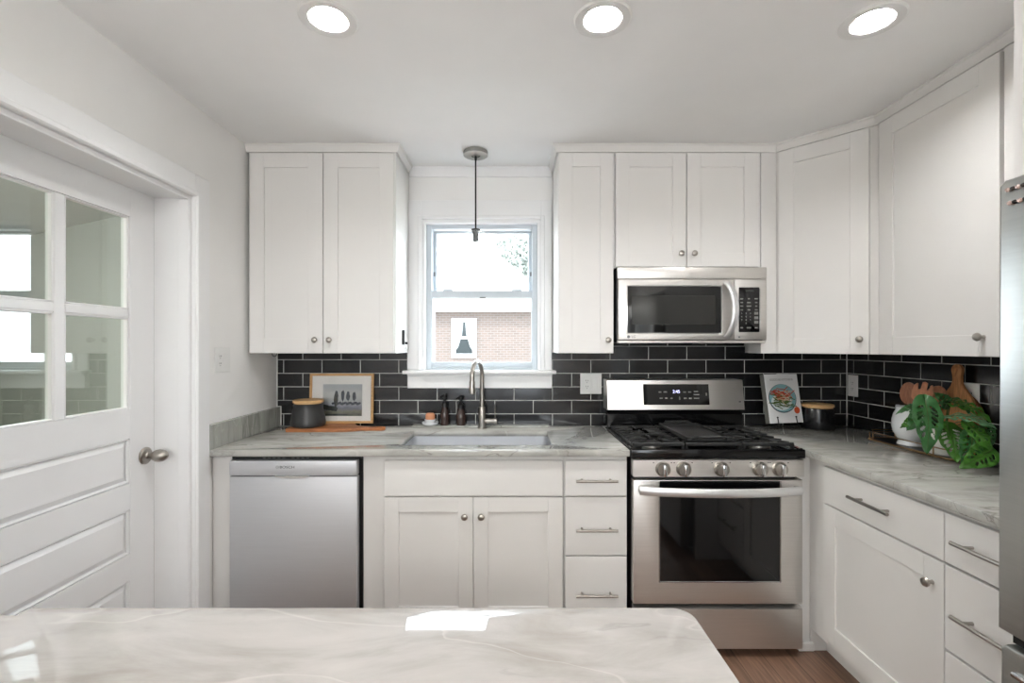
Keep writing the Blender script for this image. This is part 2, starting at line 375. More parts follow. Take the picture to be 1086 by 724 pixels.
# ------------------------------------------------------------------ room shell
XL, XR, YB = -1.355, 1.968, 2.80
struct(MB().box(-6.5, XR+.15, -3.5, 5.3, -.1, 0).build('floor', 'floor', smooth=False))
cl = MB().box(XL-.15, XR+.15, RY-.15, YB+.2, CEIL, CEIL+.15).build('ceiling', 'ceiling', smooth=False)
LIGHTS = [(-.575, 1.52), (.293, 1.52), (1.154, 1.53)]
for (x, y) in LIGHTS:
    cu = MB().lathe([(0, -.05), (.0755, -.05), (.0755, .06), (0, .06)], (x, y, CEIL), 40).build('c', 'ceiling'); cut(cl, cu)
struct(cl)
# back wall with the window opening
WX0, WX1, WZ0, WZ1 = -.512, .178, 1.222, 2.112
b = MB(); b.box(XL-.15, WX0, YB, YB+.2, 0, CEIL); b.box(WX1, XR+.15, YB, YB+.2, 0, CEIL); b.box(WX0, WX1, YB, YB+.2, 0, WZ0); b.box(WX0, WX1, YB, YB+.2, WZ1, CEIL)
struct(b.build('wall_back', 'wall', smooth=False))
# left wall with the door opening
DY0, DY1, DZ = 1.17, 2.04, 2.014
b = MB(); b.box(XL-.15, XL, RY, DY0, 0, CEIL); b.box(XL-.15, XL, DY1, YB, 0, CEIL); b.box(XL-.15, XL, DY0, DY1, DZ, CEIL)
struct(b.build('wall_left', 'wall', smooth=False))
struct(MB().box(XR, XR+.15, RY, YB, 0, CEIL).build('wall_right', 'wall', smooth=False))
b = MB(); xs = [XL-.15]+[v for q in RW for v in q[:2]]+[XR+.15]
b.box(xs[0], xs[1], RY-.15, RY, 0, CEIL); b.box(xs[2], xs[3], RY-.15, RY, 0, CEIL); b.box(xs[4], xs[5], RY-.15, RY, 0, CEIL)
for q in RW: b.box(q[0], q[1], RY-.15, RY, 0, q[2]); b.box(q[0], q[1], RY-.15, RY, q[3], CEIL)
struct(b.build('wall_rear', 'rear', smooth=False))
for i, q in enumerate(RW):  # frames for the added rear windows
    b = MB(); x0, x1, z0, z1 = q
    for (u0, u1, v0, v1) in ((x0, x0+.05, z0, z1), (x1-.05, x1, z0, z1), (x0+.05, x1-.05, z0, z0+.05), (x0+.05, x1-.05, z1-.05, z1), ((x0+x1)/2-.015, (x0+x1)/2+.015, z0+.05, z1-.05), (x0+.05, x1-.05, 1.29, 1.33)):
        b.box(u0, u1, RY-.11, RY-.07, v0, v1)
    struct(b.build('window_%d' % (i+2), 'trim', smooth=False))
# crown on the window wall
def crown_profile(s=1.0): return [(0, 0), (.012*s, 0), (.016*s, .008*s), (.034*s, .036*s), (.042*s, .04*s), (.042*s, .05*s), (0, .05*s)]
b = MB(); z0 = CEIL-.0505
b.prism([(YB-p[0]*.9, z0+p[1]) for p in crown_profile()], 'x', -.585, .24)
struct(b.build('trim_1', 'trim'))
# window casing, stool and apron
b = MB(); cx0, cx1, ct = -.597, .242, 2.224
b.box(cx0, WX0-.004, 2.782, YB, 1.24, ct, .002); b.box(WX1+.004, cx1, 2.782, YB, 1.24, ct, .002); b.box(WX0-.004, WX1+.004, 2.782, YB, WZ1+.004, ct, .002)
b.box(WX0-.022, WX0+.0, 2.770, 2.79, 1.24, WZ1+.02, .003); b.box(WX1, WX1+.022, 2.770, 2.79, 1.24, WZ1+.02, .003); b.box(WX0, WX1, 2.770, 2.79, WZ1, WZ1+.02, .003)
for (x0, x1) in ((WX0, WX0+.018), (WX1-.018, WX1)): b.box(x0, x1, 2.79, 2.985, 1.24, WZ1-.018, .001)
b.box(WX0, WX1, 2.79, 2.985, WZ1-.018, WZ1, .001)
struct(b.build('trim_2', 'trim'))
b = MB(); b.box(-.612, .262, 2.718, 2.80, 1.219, 1.239, .004, 2); b.box(WX0, WX1, 2.79, 2.985, 1.222, 1.239); b.box(-.592, .242, 2.768, 2.79, 1.135, 1.2195, .002)
b.box(-.592, .242, 2.758, 2.79, 1.205, 1.2195, .003)
struct(b.build('trim_3', 'trim'))
# sash window: frame, upper and lower sash, panes, lift
wf = MB(); x0, x1 = WX0+.018, WX1-.018
wf.box(x0, x0+.03, 2.84, 2.98, 1.239, 2.094, .002); wf.box(x1-.03, x1, 2.84, 2.98, 1.239, 2.094, .002); wf.box(x0+.03, x1-.03, 2.84, 2.98, 2.07, 2.094, .002); wf.box(x0+.03, x1-.03, 2.84, 2.98, 1.239, 1.252, .002)
wfo = struct(wf.build('window_1', 'vinyl'), 'white double-hung sash window above the kitchen sink')
def sash(name, X0, X1, Z0, Z1, Y0, Y1, sw, br, tr):
    s = MB().frame((X0, X1, Z0, Z1), (X0+sw, X1-sw, Z0+br, Z1-tr), Y0, Y1, .002)
    o = s.build(name, 'vinyl', wfo); g = MB().box(X0+sw, X1-sw, (Y0+Y1)/2-.002, (Y0+Y1)/2+.002, Z0+br, Z1-tr).build('pane', 'winglass', o, smooth=False); return o
xa, xb = x0+.012, x1-.012
lo = sash('lower_sash', x0+.004, x1-.004, 1.253, 1.706, 2.845, 2.885, .030, .032, .043)
up = sash('upper_sash', xa+.018, xb-.018, 1.664, 2.07, 2.905, 2.945, .020, .03, .012)
MB().box(-.18, -.145, 2.838, 2.846, 1.660, 1.668, .002).build('sash_lift', 'grey_logo', lo)
for xx in (-.37, .04): MB().box(xx-.03, xx+.03, 2.85, 2.88, 1.706, 1.716, .003).build('sash_lock', 'vinyl', lo)
for xx in (x0+.036, x1-.036): MB().box(xx-.005, xx+.005, 2.90, 2.906, 1.80, 1.825, .001).build('tilt_latch', 'grey_logo', up)

# door casing, jamb, door
b = MB(); CW = .095
b.box(XL, XL+.02, DY1, DY1+CW, 0, DZ+CW, .003); b.box(XL, XL+.02, DY0-CW, DY0, 0, DZ+CW, .003); b.box(XL, XL+.02, DY0, DY1, DZ, DZ+CW, .003)
b.box(XL+.018, XL+.028, DY1, DY1+.022, 0, DZ+.022, .004); b.box(XL+.018, XL+.028, DY0-.022, DY0, 0, DZ+.022, .004); b.box(XL+.018, XL+.0275, DY0-.0215, DY1+.0215, DZ, DZ+.0215, .004)
struct(b.build('trim_4', 'trim'))
b = MB(); b.box(XL-.15, XL, DY1-.012, DY1, 0, DZ, .001); b.box(XL-.15, XL, DY0, DY0+.012, 0, DZ, .001); b.box(XL-.15, XL, DY0+.012, DY1-.012, DZ-.012, DZ, .001)
b.box(XL-.045, XL-.001, DY1-.018, DY1-.010, 0, DZ-.012, .002); b.box(XL-.045, XL-.001, DY0+.012, DY1-.012, DZ-.018, DZ-.010, .002)
struct(b.build('trim_5', 'trim'))
dx0, dx1 = XL-.185, XL-.147; dy0, dy1 = DY0+.004, DY1-.014; dz1 = DZ-.004
py = [dy0+.128, dy0+.128+.285, dy1-.14-.273, dy1-.14]      # pane openings along the width
py = [1.313, 1.586, 1.624, 1.897]; pz = [1.13, 1.490, 1.522, 1.889]
door = struct(MB().box(dx0, dx1, dy0, 1.313, .008, dz1, .002).build('door_1', 'trim'), 'white panelled door with a four-pane glazed upper half')
b = MB(); b.box(dx0, dx1, 1.897, dy1, .008, dz1, .002); b.box(dx0, dx1, 1.313, 1.897, 1.889, dz1); 
pan = [(.276, .453), (.556, .733), (.836, 1.013)]
zs = [.008, .276, .453, .556, .733, .836, 1.013, 1.13]
for a, c in ((.008, .276), (.453, .556), (.733, .836), (1.013, 1.13)): b.box(dx0, dx1, 1.313, 1.897, a, c)
b.build('door_rails', 'trim', door)
b = MB(); b.box(dx0+.004, dx1-.004, 1.586, 1.624, 1.13, 1.889, .003); b.box(dx0+.0045, dx1-.0045, 1.313, 1.5865, 1.490, 1.522, .003); b.box(dx0+.0045, dx1-.0045, 1.6235, 1.897, 1.490, 1.522, .003)
for (ya, yb) in ((1.313, 1.586), (1.624, 1.897)):
    for (za, zb) in ((1.13, 1.49), (1.522, 1.889)):
        e = .007
        for q in ((ya, ya+e, za, zb), (yb-e, yb, za, zb), (ya, yb, za, za+e), (ya, yb, zb-e, zb)): b.box(dx0+.008, dx1-.006, *q, .002)
b.build('muntins', 'trim', door)
for (ya, yb) in ((1.313, 1.586), (1.624, 1.897)):
    for (za, zb) in ((1.13, 1.49), (1.522, 1.889)):
        MB().box(dx0+.015, dx0+.019, ya+.004, yb-.004, za+.004, zb-.004).build('pane', 'pane', door, smooth=False)
for (a, c) in pan:
    p = MB(); y0_, y1_ = 1.313, 1.897; e = .03
    xo, xi = dx1-.013, dx1-.004
    o_ = [(xo, y0_, a), (xo, y1_, a), (xo, y1_, c), (xo, y0_, c)]; i_ = [(xi, y0_+e, a+e), (xi, y1_-e, a+e), (xi, y1_-e, c-e), (xi, y0_+e, c-e)]
    bk = [(dx0+.01, y0_, a), (dx0+.01, y1_, a), (dx0+.01, y1_, c), (dx0+.01, y0_, c)]
    m1 = [(xo, y0_+.012, a+.012), (xo, y1_-.012, a+.012), (xo, y1_-.012, c-.012), (xo, y0_+.012, c-.012)]
    V = bk+o_+m1+i_; fs = [(3, 2, 1, 0), (12, 13, 14, 15)]
    for L in (0, 4, 8):
        for k in range(4): fs.append((L+k, L+(k+1) % 4, L+4+(k+1) % 4, L+4+k))
    p._add(V, fs)
    p.build('raised_panel', 'trim', door, smooth=False)
    # moulding round the recess
    q = MB(); mm = .010
    for r_ in ((y0_, y1_, a, a+mm), (y0_, y1_, c-mm, c), (y0_, y0_+mm, a, c), (y1_-mm, y1_, a, c)): q.box(dx1-.014, dx1-.002, *r_, .004)
    q.build('panel_moulding', 'trim', door)
k = MB(); ky, kz = 1.975, .927
k.lathe([(0, 0), (.035, 0), (.035, .004), (.029, .009), (.014, .011), (.010, .016), (.010, .026), (.014, .030), (.020, .038), (.0245, .050), (.0255, .060), (.0235, .074), (.017, .086), (.008, .093), (0, .0945)], (dx1, ky, kz), 28, 'x')
k.build('door_knob', 'nickel', door)
for zz in (.93,): MB().box(dx0+.006, dx1-.006, dy1-.001, dy1+.003, zz-.05, zz+.05).build('latch_plate', 'nickel', door)
# little room beyond the door
b = MB(); P0 = (-1.505, 3.04); P1 = (-6.3, 5.37)
b.prism([P0, P1, (P1[0], P1[1]+.1), (P0[0], P0[1]+.1)], 'z', 0, CEIL)
struct(b.build('wall_side_room_far', 'sage', smooth=False))
struct(MB().box(-6.5, -6.4, -.6, 5.5, 0, CEIL).build('wall_side_room_end', 'sage', smooth=False))
struct(MB().box(-6.4, -1.505, -.7, -.6, 0, CEIL).build('wall_side_room_near', 'sage', smooth=False))
struct(MB().box(-6.5, -1.505, -.7, 5.5, CEIL, CEIL+.1).build('ceiling_side_room', 'coolceil', smooth=False))
t = thing('side_fill_lamp', 'added fill lamp on the ceiling of the room behind the glazed door', 'ceiling light', (-3.6, 1.2, CEIL))  # unseen lamp added to brighten what shows through the door panes
MB().lathe([(0, 0), (.30, 0), (.30, -.03), (.28, -.035)], (-3.6, 1.2, CEIL-.001), 32).build('base', 'trim', t)
MB().lathe([(.278, -.03), (.29, -.10), (.2, -.2), (0, -.24)], (-3.6, 1.2, CEIL-.001), 32).build('diffuser', 'sidefill', t)
# unseen glowing globes added behind the camera to fill ceiling and cabinets
for (x, y), lb in zip(((-.95, -1.5), (-.1, -1.9), (.72, -1.5)), ('added fill globe out of view, left behind the camera', 'added fill globe out of view, middle behind the camera', 'added fill globe out of view, right behind the camera')):
    t = thing('fill_globe', lb, 'pendant light', (x, y, CEIL), 0)
    MB().lathe([(0, 0), (.06, 0), (.06, -.02), (0, -.025)], (x, y, CEIL-.001), 24).build('canopy', 'canopy', t)
    MB().tube([(x, y, CEIL-.02), (x, y, 2.16)], .004, 8).build('cord', 'cord', t)
    MB().lathe([(.16*sin(a), .16*cos(a)) for a in [pi*i/20 for i in range(21)]], (x, y, 2.0), 32).build('globe', 'rearfill', t)

# ------------------------------------------------------------------ cabinet parts (local frame: x right, -y out of the face)
def shaker(mb, x0, x1, z0, z1, rail=.074, th=.02, rec=.007, yf=0.0):
    """door slab with front at yf-th, flat recessed panel"""
    y0, y1 = yf-th, yf-.001
    mb.box(x0, x0+rail, y0, y1, z0, z1, .0012); mb.box(x1-rail, x1, y0, y1, z0, z1, .0012)
    mb.box(x0+rail, x1-rail, y0, y1, z0, z0+rail, .0008); mb.box(x0+rail, x1-rail, y0, y1, z1-rail, z1, .0008)
    mb.box(x0+rail-.002, x1-rail+.002, y0+rec, y1, z0+rail-.002, z1-rail+.002)
def knob(par, x, z, y=-.02):
    k = MB(); prof = [(0, .001), (.008, .001), (.0065, -.004), (.005, -.010), (.0065, -.015), (.0135, -.019), (.0150, -.024), (.0125, -.029), (.006, -.032), (0, -.0325)]
    k.lathe([(r, y+h) for r, h in prof], (x, 0, z), 20, 'y'); return k.build('knob', 'nickel', par, world=False)
def pull(par, xc, z, L=.19, y=-.02):
    k = MB(); yy = y-.032; k.tube([(xc-L/2, yy, z), (xc+L/2, yy, z)], .0062, 12)
    for s in (-1, 1): k.tube([(xc+s*.064, y+.0005, z), (xc+s*.064, yy, z)], .0048, 10)
    return k.build('bar_pull', 'nickel', par, world=False)
def door_part(par, x0, x1, z0, z1, kn=None, rail=.074):
    b = MB(); shaker(b, x0, x1, z0, z1, rail); d = b.build('door', 'cab', par, world=False)
    if kn: knob(d, *kn)
    return d
def drawer_part(par, x0, x1, z0, z1, pulls=None, L=.19):
    d = MB().box(x0, x1, -.02, -.001, z0, z1, .0015).build('drawer', 'cab', par, world=False)
    if pulls: pull(d, *pulls, L)
    return d
def carcass(par, x0, x1, y1, z0, z1, toe=0, name='carcass'):
    b = MB()
    if toe: b.box(x0, x1, 0, y1, toe, z1); b.box(x0, x1, .07, y1, .0, toe)
    else: b.box(x0, x1, 0, y1, z0, z1, .001)
    return b.build(name, 'cab', par, world=False, smooth=False)

UY = 2.47; Z0, Z1 = 1.34, 2.372
# left upper cabinet
L0, L1 = XL+.012, -.588
t = thing('wall_cabinet', 'tall white two-door wall cabinet left of the window', 'cabinet', (L0, UY, Z0)); W_ = L1-L0
c = carcass(t, 0, W_, 2.79-UY, 0, Z1-Z0)
door_part(t, .012, -.957-L0, .002, 1.023, (-.992-L0, .069)); door_part(t, -.953-L0, -.594-L0, .002, 1.023, (-.918-L0, .069))
def crown(name, pts, label, z=Z1-.001, scale=.95, into=.002):
    """crown moulding swept along pts (front corners) with mitred joints; outward = right-hand side of travel"""
    h_ = CEIL-.001-z; prof = [(0, 0), (.009, 0), (.011, .006), (.021, h_*.72), (.0265, h_*.78), (.0265, h_), (0, h_)]
    b = MB(); rings = []
    for i, p in enumerate(pts):
        p = Vector(p)
        d0 = (Vector(pts[i])-Vector(pts[i-1])).normalized() if i > 0 else None
        d1 = (Vector(pts[i+1])-Vector(pts[i])).normalized() if i < len(pts)-1 else None
        nrm = lambda d: Vector((d.y, -d.x))
        if d0 is None: n_ = nrm(d1)
        elif d1 is None: n_ = nrm(d0)
        else:
            n_ = (nrm(d0)+nrm(d1)).normalized(); n_ = n_/max(.3, n_.dot(nrm(d0)))
        rings.append([b.bm.verts.new((p.x+n_.x*u, p.y+n_.y*u, z+v)) for u, v in prof])
    for a, c_ in zip(rings, rings[1:]):
        for k in range(len(prof)): b.bm.faces.new((a[k], a[(k+1) % len(prof)], c_[(k+1) % len(prof)], c_[k]))
    b.bm.faces.new(rings[0]); b.bm.faces.new(rings[-1][::-1])
    o = b.build('crown_moulding', 'cab'); tag(o, label, 'moulding'); return o
crown('crown_moulding', [(XL+.002, UY-.002), (L1+.002, UY-.002), (L1+.002, 2.752)], 'white crown moulding along the top of the left wall cabinet')
# narrow cabinet right of the window
t = thing('wall_cabinet', 'narrow white single-door wall cabinet between window and microwave', 'cabinet', (.247, UY, Z0))
carcass(t, 0, .284, .32, 0, Z1-Z0); door_part(t, .003, .281, .002, 1.023, (.251, .069), .068)
# cabinet over the microwave
t = thing('wall_cabinet', 'short white two-door wall cabinet directly above the microwave', 'cabinet', (.533, UY, 1.779))
carcass(t, 0, .754, .32, 0, Z1-1.779); door_part(t, .006, .366, .004, .584, (.336, .069), .07); door_part(t, .37, .732, .004, .584, (.402, .069), .07)
# filler beside the microwave
o = MB().box(1.2885, 1.3655, UY-.004, 2.60, Z0, Z1, .001).build('filler_panel', 'cab', smooth=False)
tag(o, 'plain white filler strip between microwave and corner wall cabinet', 'cabinet panel')
# diagonal corner cabinet
A = Vector((1.366, UY)); Bp = Vector((1.655, 2.158)); ang = math.atan2(Bp.y-A.y, Bp.x-A.x)
t = thing('wall_cabinet', 'white diagonal single-door wall cabinet in the right corner', 'cabinet', (A.x, A.y, Z0), ang)
wd = (Bp-A).length
b = MB().prism([(A.x, A.y), (Bp.x, Bp.y), (1.956, 2.158), (1.956, 2.79), (1.366, 2.79)], 'z', Z0, Z1); b.build('carcass', 'cab', t, smooth=False)
door_part(t, .018, wd-.03, .002, 1.023, (wd-.062, .069), .072)
# right wall two-door cabinet
UX = 1.655
t = thing('wall_cabinet', 'large white two-door wall cabinet on the right wall beside the fridge', 'cabinet', (UX, 2.157, Z0), -pi/2)
carcass(t, 0, 2.157-1.146, .30, 0, Z1-Z0)
door_part(t, .03, .553, .002, 1.023, (.50, .069)); door_part(t, .568, .985, .002, 1.023, (.60, .069))
crown('crown_moulding', [(.245, 2.752), (.245, UY-.002), (1.366, UY-.002), (UX-.002, 2.157), (UX-.002, 1.15)], 'white crown moulding running from the window round the right corner cabinets')
# tall end panel and cabinet above fridge
tag(MB().box(1.20, 1.966, 1.122, 1.144, .0, CEIL-.002, .001).build('fridge_end_panel', 'cab', smooth=False), 'tall white end panel standing between counter and fridge', 'cabinet panel')
t = thing('wall_cabinet', 'deep white cabinet fixed over the fridge', 'cabinet', (1.22, 1.12, 1.80), -pi/2)
carcass(t, 0, .94, .735, 0, CEIL-1.80-.002); door_part(t, .01, .465, .01, .60); door_part(t, .475, .93, .01, .60)

# ------------------------------------------------------------------ base run on the back wall
BY = 2.185; CZ = .884
o = MB().box(XL+.002, -1.262, BY-.005, 2.78, 0, CZ, .001).build('filler_panel', 'cab', smooth=False); tag(o, 'narrow white panel between door casing and dishwasher', 'cabinet panel')
# sink cabinet
t = thing('sink_base_cabinet', 'white base cabinet with two doors and a false front under the sink', 'cabinet', (-.667, BY, 0))
b = MB(); wS = .241+.667
for q in ((0, .018, 0, .59, .1, CZ), (wS-.018, wS, 0, .59, .1, CZ), (.018, wS-.018, 0, .59, .1, .118), (.018, wS-.018, .58, .59, .118, CZ), (.018, .105, 0, .018, .118, CZ), (.105, wS-.018, 0, .018, .855, CZ), (.105, wS-.018, 0, .018, .69, .705), (.105, wS-.018, 0, .018, .118, .14), (.49, .51, 0, .018, .14, .69)): b.box(*q)
b.box(0, wS, .07, .59, 0, .1)
b.build('carcass', 'cab', t, world=False, smooth=False)
MB().box(.099, .904, -.02, -.001, .702, .861, .0015).build('false_front', 'cab', t, world=False)
door_part(t, .099, .4995, .135, .695, (.462, .613), .066); door_part(t, .5025, .904, .135, .695, (.537, .613), .066)
# drawer cabinet
t = thing('drawer_cabinet', 'narrow white cabinet of three drawers between sink and range', 'cabinet', (.2425, BY, 0))
carcass(t, 0, .288, .59, 0, CZ, .1)
for (a, c, p) in ((.702, .861, .776), (.434, .696, .556), (.135, .428, .265)): drawer_part(t, .005, .284, a, c, (.1445, p), .186)
# corner filler right of the range
o = MB().box(1.302, 1.362, BY-.003, 2.78, 0, CZ).box(1.3625, 1.40, 2.062, BY-.003, .10, CZ).box(1.433, 1.45, 2.062, BY-.003, 0, .0995).box(1.3625, 1.433, BY-.012, BY-.003, 0, .0995).build('filler_panel', 'cab', smooth=False)
tag(o, 'white corner filler between range and right-hand base cabinet', 'cabinet panel')
o = MB().box(1.302, 1.374, BY-.022, BY-.004, 0, .04, .004).build('shoe_moulding', 'cab'); tag(o, 'small white shoe moulding on the floor right of the range', 'moulding')
# right base cabinets
RX = 1.3625
t = thing('base_cabinet', 'white base cabinet with one drawer above one door, right of the range', 'cabinet', (RX, 2.061, 0), -pi/2)
carcass(t, 0, .576, .59, 0, CZ, .1)
drawer_part(t, .003, .575, .711, .864, (.293, .792), .2); door_part(t, .003, .575, .135, .704, (.535, .628), .072)
t = thing('drawer_cabinet', 'white cabinet of three wide drawers beside the fridge', 'cabinet', (RX, 1.484, 0), -pi/2)
carcass(t, 0, .336, .59, 0, CZ, .1)
for (a, c, p) in ((.712, .864, .792), (.446, .704, .572), (.135, .438, .30)): drawer_part(t, .001, .332, a, c, (.155, p), .20)

# ------------------------------------------------------------------ dishwasher
t = thing('dishwasher', 'stainless steel dishwasher left of the sink cabinet', 'dishwasher', (-.965, 2.15, 0))
x0, x1 = -1.258, -.686; yf = 2.15
MB().box(x0-.002, -.672, 2.19, 2.77, .0, .875).build('tub', 'dark', t, smooth=False)
MB().box(x0, x1, yf, 2.188, .12, .793, .004, 2).build('door', 'steel_dw', t)
dp = MB().box(x0, x1, yf-.004, 2.188, .797, .866, .006, 2).build('control_strip', 'steel_dw', t)
MB().box(x0+.004, -.674, 2.165, 2.189, .868, .880, .001).build('top_controls', 'dark', t)
for q in [-1.115+i*.022 for i in range(5)]+[-.985+i*.022 for i in range(4)]: MB().box(q, q+.012, 2.1645, 2.166, .872, .875).build('button', 'key', t, smooth=False)
h = MB(); h.prism([(-1.055, .799)]+[(-.974+.081*cos(a), .799-.014*sin(a)) for a in [pi*i/12 for i in range(1, 12)][::-1]]+[(-.893, .799)], 'y', yf-.0055, yf+.002); h.build('pocket_handle', 'steel', t)
MB().box(-1.055, -.893, yf-.008, yf, .796, .801, .001).build('handle_lip', 'chrome', t)
MB().box(x0, -.675, 2.21, 2.22, 0.0, .115).build('toe_panel', 'rubber', t)
text('BOSCH', .0165, 'brand_lettering', 'logo', t, Matrix.Translation((-.997, yf-.0045, .836)) @ FRONT @ Matrix.Scale(1.25, 4, (1, 0, 0)))
lg = MB(); lg.tube([(-1.0405+.006*cos(a), yf-.0045, .836+.006*sin(a)) for a in [2*pi*i/20 for i in range(20)]], .0009, 6, closed=True); lg.box(-1.0435, -1.0375, yf-.0052, yf-.004, .8352, .8368); lg.build('brand_emblem', 'grey_logo', t)

# ------------------------------------------------------------------ worktops
CT = .915; C0 = .885
SX0, SX1, SY0, SY1 = -.525, .20, 2.245, 2.625
ct = MB().prism([(XL+.001, 2.138), (.533, 2.138), (.533, 2.798), (XL+.001, 2.798)], 'z', C0, CT, .0025).build('countertop', 'stone')
poly = arc(SX1-.015, SY1-.015, .015, 0, pi/2, 5)+arc(SX0+.015, SY1-.015, .015, pi/2, pi, 5)+arc(SX0+.015, SY0+.015, .015, pi, 1.5*pi, 5)+arc(SX1-.015, SY0+.015, .015, 1.5*pi, 2*pi, 5)
cut(ct, MB().prism(poly, 'z', C0-.05, CT+.05).build('c', 'stone'))
tag(ct, 'grey stone worktop holding the sink, left of the range', 'countertop')
tag(MB().box(-.56, .225, 2.728, 2.7895, CT+.0005, CT+.010, .002).build('stone_ledge', 'splash'), 'low grey stone ledge under the tiles behind the sink', 'ledge')
tag(MB().box(XL+.001, XL+.022, 2.138, 2.789, CT+.0005, 1.026, .0015).build('stone_upstand', 'splash'), 'short grey-green stone upstand on the left wall', 'backsplash')
ctr = MB().prism([(1.301, 2.79), (1.301, 2.138)]+[(1.318-.012+.012*sin(a), 2.138-.012+.012*cos(a)) for a in [pi/2*i/5 for i in range(6)]]+[(1.318, 1.147), (1.957, 1.147), (1.957, 2.79)], 'z', C0, CT, .0025).build('countertop', 'stone')
tag(ctr, 'grey stone worktop turning along the right wall to the fridge', 'countertop')
# tiles
b = MB(); TY = 2.79
zt = CT+.0005
for q in ((XL+.024, -.598, zt, Z0-.001), (-.598, .243, zt, 1.134), (.243, .5325, zt, Z0-.001), (.5325, 1.3655, zt, 1.402), (1.3655, 1.957, zt, Z0-.001)): b.box(q[0], q[1], TY, YB, q[2], q[3])
b.box(XL, XL+.024, TY, YB, 1.027, Z0-.001)
tag(b.build('tile_backsplash', 'tile_x', smooth=False), 'black subway tile backsplash with pale grout on the back wall', 'backsplash')
b = MB().box(1.958, XR, 1.147, TY, zt, Z0-.001)
tag(b.build('tile_backsplash', 'tile_y', smooth=False), 'black subway tile backsplash on the right wall behind the plant', 'backsplash')
b = MB().box(1.954, 1.958, TY-.004, TY, zt, Z0-.001).build('caulk_line', 'white_plastic', smooth=False); tag(b, 'thin white corner joint between the two tiled walls', 'trim')
b = MB().box(XL+.022, XL+.0255, TY-.003, YB, zt, 1.03).box(XL+.0005, XL+.004, TY-.003, YB, 1.03, Z0-.001).box(XL+.0005, XL+.0255, TY-.003, YB, 1.0265, 1.03).build('caulk_line', 'white_plastic', smooth=False); tag(b, 'thin white joint where the tiles meet the left wall', 'trim')

# ------------------------------------------------------------------ sink and faucet
t = thing('kitchen_sink', 'undermount stainless steel sink basin in the worktop', 'sink', (-.16, 2.43, .66))
b = MB(); w_ = .004; zb = .665
X0, X1, Y0, Y1 = SX0-.006, SX1+.006, SY0-.006, SY1+.006
ro = lambda m: [(p[0], p[1]) for p in arc(X1-m-.03, Y1-m-.03, .03, 0, pi/2, 6)+arc(X0+m+.03, Y1-m-.03, .03, pi/2, pi, 6)+arc(X0+m+.03, Y0+m+.03, .03, pi, 1.5*pi, 6)+arc(X1-m-.03, Y0+m+.03, .03, 1.5*pi, 2*pi, 6)]
rings = []
for (m_, z) in ((-.018, C0-.001), (0, C0-.001), (.004, .70), (.014, .675), (.04, zb), (.04, zb-.004), (.01, .668), (0-.004, .70), (-.005, C0-.006), (-.018, C0-.006)):
    rings.append([b.bm.verts.new((p[0], p[1], z)) for p in ro(m_)])
n = len(rings[0])
for a, c_ in zip(rings, rings[1:]+rings[:1]):
    if a is rings[4]: continue
    for i in range(n): b.bm.faces.new((a[i], a[(i+1) % n], c_[(i+1) % n], c_[i]))
b.bm.faces.new(rings[4]); b.bm.faces.new(rings[5][::-1])
b.build('basin', 'sinksteel', t)
MB().lathe([(0, .004), (.03, .004), (.042, .002), (.045, -.0005)], (-.16, 2.47, zb), 28).build('drain', 'chrome', t)
FX, FY = -.158, 2.700
FZ = CT+.0005
t = thing('faucet', 'brushed nickel gooseneck faucet behind the sink', 'faucet', (FX, FY, CT))
MB().lathe([(0, 0), (.026, 0), (.026, .004), (.0205, .008), (.0205, .115), (.0195, .12), (.013, .122), (0, .122)], (FX, FY, FZ), 28).build('body', 'nickel', t)
p = [(FX, FY, 1.03)]
R = .078; zc = 1.215; dxn, dyn = -.28, -.96
p += [(FX, FY, 1.12), (FX, FY, zc)]
for i in range(1, 15):
    a = pi*i/14; d = R*(1-cos(a)); p.append((FX+dxn*d, FY+dyn*d, zc+R*sin(a)))
e = p[-1]; p.append((e[0], e[1], 1.19))
MB().tube(p, .0125, 14).build('spout', 'nickel', t)
MB().lathe([(0, 0), (.0155, 0), (.0155, .06), (.0135, .068), (0, .068)], (e[0], e[1], 1.125), 20).build('spray_head', 'nickel', t)
MB().lathe([(0, 0), (.014, 0), (.014, .048), (.0165, .05), (.0165, .066), (.013, .069), (0, .069)], (FX+.016, FY, FZ+.042), 20, 'x').build('valve', 'nickel', t)
MB().tube([(FX+.074, FY, FZ+.054), (FX+.074, FY-.004, FZ+.10), (FX+.074, FY-.008, FZ+.135)], .0035, 8).build('lever', 'nickel', t)

# ------------------------------------------------------------------ range
t = thing('gas_range', 'stainless steel gas range with black cooktop and oven', 'stove', (.92, 2.15, 0))
x0, x1 = .5425, 1.2955; xc = (x0+x1)/2
MB().box(x0+.002, x1-.002, 2.165, 2.70, .03, .90, .002).box(x0+.03, x1-.03, 2.2, 2.65, 0, .03).build('body', 'dark', t, smooth=False)
# storage drawer
d = MB().prism([(2.118, .042), (2.160, .042), (2.160, .222), (2.14, .222), (2.118, .216)], 'x', x0+.004, x1-.004, .002).build('storage_drawer', 'steel', t)
